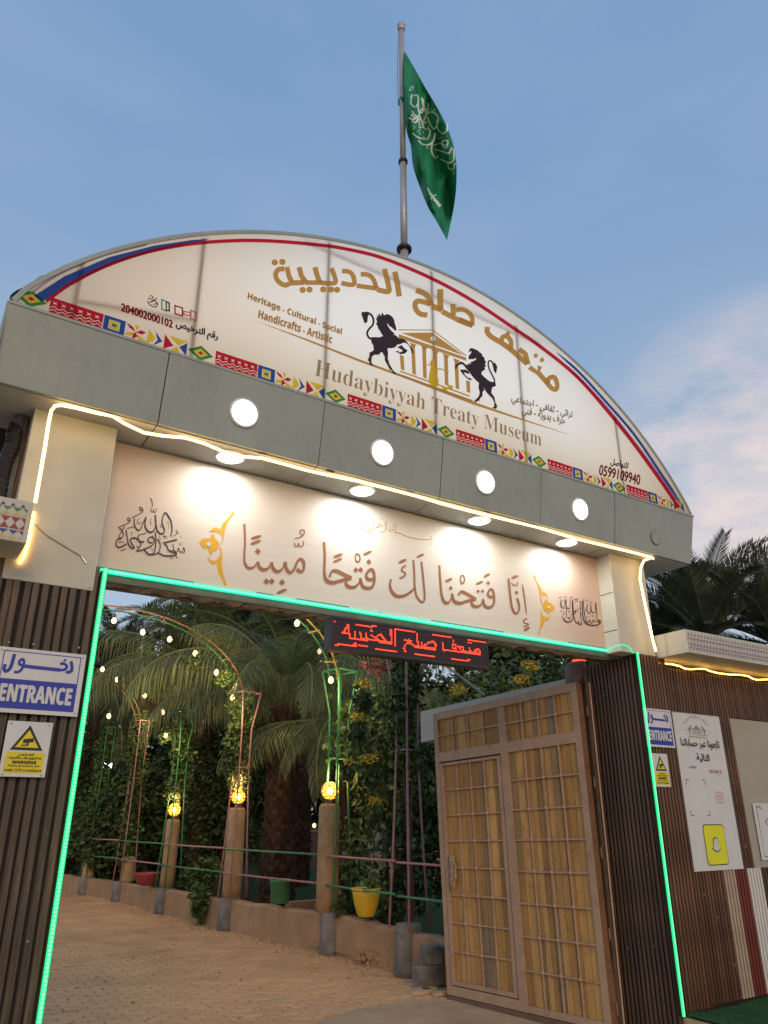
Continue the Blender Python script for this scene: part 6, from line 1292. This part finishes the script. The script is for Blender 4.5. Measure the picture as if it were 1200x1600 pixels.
pr = Print(YQ-.006); pr.poly([(X(.5)+a*w*.72, 0, Z(.155)+b*w*.86) for a, b in gh], True); rel(pr.build('mark_fill', 'p_white', t), t)
# second poster at the right edge
t, x0, x1, z0, z1 = sign_board('poster_board', [(1176, 1249), (1290, 1262), (1305, 1338), (1190, 1345)], YW-.014, 'small white poster with black border cut off by the right edge of the photo', 'poster', 'posters on the slatted wall')
w, h = x1-x0, z1-z0; X = lambda u: x0+w*u; Z = lambda v: z0+h*v
pr = Print(YQ)
for pts in ([(X(.04), Z(.95)), (X(.04), Z(.06)), (X(.9), Z(.06))], [(X(.12), Z(.66)), (X(.22), Z(.80)), (X(.32), Z(.66)), (X(.22), Z(.50)), (X(.12), Z(.66))], [(X(.17), Z(.66)), (X(.22), Z(.73)), (X(.27), Z(.66)), (X(.22), Z(.58)), (X(.17), Z(.66))], [(X(.04), Z(.95)), (X(.1), Z(.9)), (X(.08), Z(.97))]): pr.stroke(pts, .008, smooth=False, world=True)
rel(pr.build('line_drawing', 'p_black', t), t)

# ================================================================== WOODEN GATE LEAF
Fp = Vector((5.84, 7.80, 0)); Hp = Vector((6.10, 5.50, 0)); dL = (Fp-Hp).normalized(); nL = Vector((-dL.y, dL.x, 0))
if nL.x > 0: nL = -nL           # towards the camera side
def on_leaf(px, py, off=0):
    d = Vector(ray(px, py)); o = Vector((0, 0, EYE)); p0_ = Hp+nL*off; k = (p0_-o).dot(nL)/d.dot(nL); return o+d*k
def uw(px, py): p = on_leaf(px, py); return ((p-Hp).dot(dL), p.z)
cTF, cTH, cBH, cBF = uw(679, 1116), uw(902, 1066), uw(960, 1612), uw(702, 1553)
print('LEAF', cTF, cTH, cBH, cBF)
gate = empty('wooden_gate', (Hp.x, Hp.y, G), 'tall open gate leaf of pallet wood planks in a taupe steel grid frame', 'gate')
def LP(u, v, o=0):     # u 0 hinge..1 free, v 0 bottom..1 top, o = out towards the path
    a = [cBH[i]*(1-u)+cBF[i]*u for i in (0, 1)]; b = [cTH[i]*(1-u)+cTF[i]*u for i in (0, 1)]; s_ = [a[i]*(1-v)+b[i]*v for i in (0, 1)]
    p = Hp+dL*s_[0]+nL*o; p.z = s_[1]; return p
def lbox(u0, v0, u1, v1, o0, o1):
    mb = MB(); mb.add([LP(u0, v0, o0), LP(u1, v0, o0), LP(u1, v1, o0), LP(u0, v1, o0), LP(u0, v0, o1), LP(u1, v0, o1), LP(u1, v1, o1), LP(u0, v1, o1)], [(0, 1, 2, 3), (7, 6, 5, 4), (0, 4, 5, 1), (1, 5, 6, 2), (2, 6, 7, 3), (3, 7, 4, 0)]); return mb
def lpart(nm, m, *a):
    mb = lbox(*a); o = mb.build(nm, m, gate); rel(o, gate)
    bm = bmesh.new(); bm.from_mesh(o.data); bmesh.ops.recalc_face_normals(bm, faces=bm.faces); bm.to_mesh(o.data); bm.free(); return o
GP = add_wear(M['gate_paint'], .45, 7, (.22, .12, .07))
M['edge_rust'] = add_wear(mat('orange_brown_edge', (.24, .11, .045), .6, 0, .25, 9, bump=.1), .5, 9, (.08, .03, .02))
uS0 = .462; uS1 = .510; fr = .036; rail0, rail1 = .805, .842
# frame
lpart('frame_stile', GP, 0, 0, fr, 1, -.03, .03); lpart('frame_stile', GP, 1-fr*.9, 0, 1, 1, -.03, .03); lpart('frame_stile', GP, uS0, .0, uS1, .97, -.029, .031)
lpart('frame_rail', GP, fr, .972, 1-fr*.9, 1, -.03, .03); lpart('frame_rail', GP, fr, rail0, uS0, rail1, -.029, .029); lpart('frame_rail', GP, uS1, rail0, 1-fr*.9, rail1, -.029, .029)
lpart('frame_rail', GP, fr, 0, uS0, .02, -.03, .03); lpart('frame_rail', GP, uS1, 0, 1-fr*.9, .03, -.03, .03)
lpart('edge_strip', M['edge_rust'], -.016, .0, -.001, .995, -.034, .026)
# wicket door inner frame
wu0, wu1, wv0, wv1 = uS1+.006, 1-fr*.9-.006, .034, rail0-.006
for a in ((wu0, wv0, wu0+.02, wv1), (wu1-.02, wv0, wu1, wv1), (wu0+.02, wv0, wu1-.02, wv0+.014), (wu0+.02, wv1-.010, wu1-.02, wv1)): lpart('wicket_frame', GP, *a, -.02, .036)
def planks(u0, u1, v0, v1, n):
    ws = [random.uniform(.7, 1.3) for _ in range(n)]; s_ = sum(ws); u = u0
    for w_ in ws:
        du = (u1-u0)*w_/s_; o_ = random.uniform(-.004, .004)
        splits = [v0, v1] if v1-v0 < .3 else [v0]+sorted(random.sample([v0+(v1-v0)*k/8 for k in range(2, 7)], random.choice((0, 1, 1))))+[v1]
        for a, b in zip(splits, splits[1:]): lpart('plank', random.choice(M['wood']), u+.0015, a+.0006, u+du-.0015, b-.0006, -.02+o_, .004+o_)
        u += du
lpart('backing_sheet', M['gap'], fr, .02, 1-fr*.9, .975, -.027, -.022)
planks(fr, uS0, rail1, .972, 10); planks(uS1, 1-fr*.9, rail1, .972, 8); planks(fr, uS0, .02, rail0, 11); planks(wu0+.02, wu1-.02, wv0+.014, wv1-.010, 9)
knob_me = MB().lathe([(.004, -.02), (.014, -.012), (.018, 0), (.014, .012), (.004, .02)], 8).mesh('knob', GP, True)
def grid(u0, u1, v0, v1, nc, nr):
    for i in range(1, nc): u = u0+(u1-u0)*i/nc; lpart('grid_bar', GP, u-.005, v0, u+.005, v1, .008, .022)
    for j in range(1, nr): v = v0+(v1-v0)*j/nr; lpart('grid_bar', GP, u0, v-.0028, u1, v+.0028, .012, .026)
    for i in range(1, nc):
        for j in range(1, nr):
            o = put('knob', knob_me, gate); o.location = LP(u0+(u1-u0)*i/nc, v0+(v1-v0)*j/nr, .026)-gate.location
grid(fr, uS0, rail1, .972, 4, 2); grid(uS1, 1-fr*.9, rail1, .972, 4, 2); grid(fr, uS0, .02, rail0, 4, 8); grid(wu0+.02, wu1-.02, wv0+.014, wv1-.010, 4, 8)
# lock plate with rough edge and twin-knob handle
cu, cv = uw(708, 1362); C0 = on_leaf(706, 1362, .036)
mb = MB(); n = 18; out_ = []
for i in range(n): a = 2*pi*i/n; rr = 1+(.22 if i % 2 else -.05); out_.append((cos(a)*.075*rr if cos(a) > 0 else cos(a)*.05, sin(a)*.17*rr))
up_ = Vector((0, 0, 1)); R_dir = -dL
mb.add([C0+R_dir*a+up_*b for a, b in out_]+[C0+R_dir*a*.8+up_*b*.85+nL*.018 for a, b in out_], [(i, (i+1) % n, n+(i+1) % n, n+i) for i in range(n)]+[tuple(range(n, 2*n))])
rel(mb.build('lock_plate', M.setdefault('cast', mat('cast_lock_plate', (.36, .27, .19), .7, 0, .3, 30, bump=.9, bscale=50)), gate), gate)
hd = MB()
b0_ = C0+R_dir*.05+nL*.05
hd.tube([b0_+up_*.10, b0_-up_*.10], .011, 8)
for s_ in (1, -1):
    for k_, rr in ((.075, .022), (.12, .02)): hd.tube([b0_+up_*(s_*k_-.012), b0_+up_*(s_*k_), b0_+up_*(s_*k_+.012)], .02, 8, rs=[.01, rr, .01])
    hd.tube([b0_+up_*.09*s_, C0+R_dir*.03+up_*.09*s_], .010, 6)
rel(hd.build('handle', GP, gate, smooth=True), gate)
lpart('bottom_channel', M['rust'], .0, -.022, 1.0, -.002, -.035, .035)
# brown gate post with hinges behind the leaf
gpst = empty('gate_post', (Hp.x+.06, Hp.y-.12, G), 'rusty brown steel gate post with hinges between the wooden gate and the slats', 'post')
rel(MB().box((6.118, 5.575, G), (6.150, 5.607, 2.98)).build('square_tube', M['rust'], gpst), gpst)
rel(MB().box((6.10, 5.612, G+.02), (6.128, 5.672, 2.92)).build('dark_gap_fill', M['gap'], gpst), gpst)  # near-black strip added as the shade in the open gap beside the leaf
rel(MB().tube([(6.135, 5.56, G), (6.13, 5.55, 1.2), (6.135, 5.56, 2.9)], .009, 6).build('thin_rod', M['gate_paint'], gpst), gpst)
for z in (-.05, .55, 1.25, 1.9, 2.6):
    o = MB().lathe([(.010, -.05), (.013, -.045), (.013, .045), (.010, .05), (.004, .06)], 10).build('hinge', M['rust'], gpst, smooth=True); o.location = Vector((6.108, 5.60, z))-gpst.location
# concrete column head behind, small red light
q = at_y(905, 1050, 5.75); tag(MB().lathe([(.13, 0), (.13, q.z-G-.02), (.115, q.z-G+.09), (.08, q.z-G+.12)], 14).build('concrete_column', M['concrete'], loc=(q.x+.06, 5.85, G), smooth=True), 'grey concrete column head behind the hinge side of the gate', 'column')
q = at_y(905, 1031, 5.6); tag(MB().tube([q+Vector((-.1, 0, -.02)), q, q+Vector((.1, 0, .01))], .012, 6).build('red_led_strip', M['red_led']), 'short red LED strip under the banner end above the gate hinge', 'led strip')
# white beam behind the gate
b1 = on_leaf(657, 1112, -.14); b2 = on_leaf(891, 1059, -.14)
zb1 = on_leaf(657, 1160, -.14).z
mb = MB(); w_ = .5
mb.add([b1, b2, Vector((b2.x, b2.y, b2.z-.35)), Vector((b1.x, b1.y, zb1))]+[Vector((p.x, p.y, p.z))-nL*w_ for p in (b1, b2, Vector((b2.x, b2.y, b2.z-.35)), Vector((b1.x, b1.y, zb1)))], [(0, 1, 2, 3), (7, 6, 5, 4), (0, 4, 5, 1), (1, 5, 6, 2), (2, 6, 7, 3), (3, 7, 4, 0)])
tag(mb.build('white_beam', M['white_metal']), 'white sheet metal roof box behind the top of the wooden gate', 'beam')
a = at_y(690, 1035, 8.5); b = at_y(757, 1086, 8.3); tag(MB().tube([a, b], .016, 7).build('brace_pipe', M['pipe_white']), 'pale diagonal brace pipe between the LED display and the white roof box', 'pipe')
a = at_y(613, 1030, 9.6); b = at_y(625, 1062, 9.6); tag(MB().tube([a, b], .02, 7).build('brace_pipe', M['pipe_pink']), 'short pink diagonal pipe just below the LED display', 'pipe')

# ================================================================== CLUTTER LEFT OF THE LEFT PILLAR
cl_ = [(36, 640, 46, 790, .045, 'steel', 'thick grey conduit pipe left of the cream pillar casing'), (24, 700, 34, 790, .028, 'pipe_white', 'thin pale conduit left of the thick pipe')]
for x0_, y0_, x1_, y1_, r_, m, lab in cl_:
    a = at_y(x0_, y0_, 5.15); b = Vector((a.x, a.y, 2.9)); tag(MB().tube([Vector((a.x, a.y, 4.14)), b], r_, 10).build('conduit_pipe', M[m], smooth=True), lab, 'pipe', 'conduits beside the left pillar')
pts = [at_y(*p, 5.1) for p in ((12, 668), (24, 672), (20, 695), (8, 722), (2, 750), (-4, 790), (-8, 820))]; pp = []
for a, b in zip(pts, pts[1:]):
    for k in range(8): pp.append(a.lerp(b, k/8))
mb = MB(); mb.tube(pp, .05, 10, rs=[.052 if i % 2 else .044 for i in range(len(pp))]); tag(mb.build('corrugated_hose', M['dark'], smooth=False), 'black corrugated cable hose at the left edge of the photo', 'hose')
for k in range(5):
    a = at_y(42+3*k, 650, 5.12+.015*k); tag(MB().tube([Vector((a.x, a.y, 4.13)), Vector((a.x+.012*sin(k), a.y, 3.7)), Vector((a.x-.01, a.y, 3.3)), Vector((a.x, a.y, 2.95))], .007, 5).build('hanging_cable', M['rust' if k % 2 else 'steel']), ['leftmost thin cable of the bundle beside the left pillar casing', 'second thin cable of the bundle beside the left pillar', 'middle thin cable of the bundle beside the left pillar', 'fourth thin cable of the bundle beside the left pillar', 'thin cable touching the left pillar casing'][k], 'cable', 'cables beside the left pillar')
tag(MB().box((.30, YF+.18, 2.95), (.372, YF+.40, 4.12)).build('steel_channel', M['rust']), 'brownish steel channel against the outer side of the left pillar', 'channel')

for k, (y_, z_) in enumerate(((5.07, 2.9), (5.32, 2.1), (5.52, 1.2), (5.12, 1.25), (5.42, 2.75), (5.17, .5), (5.47, .45), (5.27, 1.75))):
    o = MB().lathe([(.005, 0), (.005, .003), (.002, .005)], 8).build('screw', M['screw'], rp); o.location = Vector((6.1965, y_, z_))-rp.location; o.rotation_euler.y = -pi/2
for k, (x_, z_) in enumerate(((6.70, 2.75), (7.0, 2.95), (7.55, 1.9), (7.62, 2.5), (6.95, .7), (7.1, .3), (6.8, .9), (7.58, 1.3))):
    o = MB().lathe([(.005, 0), (.005, .003), (.002, .005)], 8).build('screw', M['screw'], rw); o.location = Vector((x_, YW-.006, z_))-rw.location; o.rotation_euler.x = pi/2
# dry leaves and grit gathered on the paving
mb = MB()
for i in range(420):
    if i < 260:
        a = random.random(); k = random.randrange(0, 4); q = posts[k].lerp(posts[k+1], a); x = q.x-abs(random.gauss(0, .22))-.02; y = q.y+random.uniform(-.2, .2)
    else: x = random.uniform(1.0, 5.6); y = random.uniform(6.5, 15)
    s_ = random.uniform(.008, .03); r_ = random.uniform(0, 6.28); c_, d_ = cos(r_)*s_, sin(r_)*s_; z = G+.006
    mb.add([(x-c_, y-d_, z), (x+d_*.4, y-c_*.4, z+s_*.35), (x+c_, y+d_, z+s_*.1), (x-d_*.4, y+c_*.4, z+s_*.2)], [(0, 1, 2, 3)])
tag(mb.build('fallen_leaves', mat('dead_leaf', (.17, .10, .045), .8, 0, .35, 3, island=.5)), 'dry leaves and grit scattered on the paving along the planter wall', 'leaves', kind='stuff')
def nest(thing_, child, host):
    hs = [c for c in thing_.children if c.name.split('.')[0] == host]
    if not hs: return
    for c in [c for c in thing_.children if c.name.split('.')[0] == child]: c.parent = hs[0]; c.matrix_parent_inverse = Matrix()
for c_ in ('emblem_horse', 'emblem_coffee_pot'): nest(sg, c_, 'emblem_temple')
nest(gate, 'handle', 'lock_plate'); nest(fg, 'creed_lettering', 'cloth'); nest(dsp, 'lit_dots', 'screen'); nest(dsp, 'unlit_dots', 'screen')
for c_ in ('triangle_field', 'camera_pictogram'):
    for o in [o for o in bpy.data.objects if o.name.startswith('warning_sign')]: nest(o, c_, 'warning_triangle')
for o in [o for o in bpy.data.objects if o.name.startswith('poster_board')]:
    for c_ in ('yellow_tile_border', 'mark_outline', 'mark_fill'): nest(o, c_, 'yellow_tile')
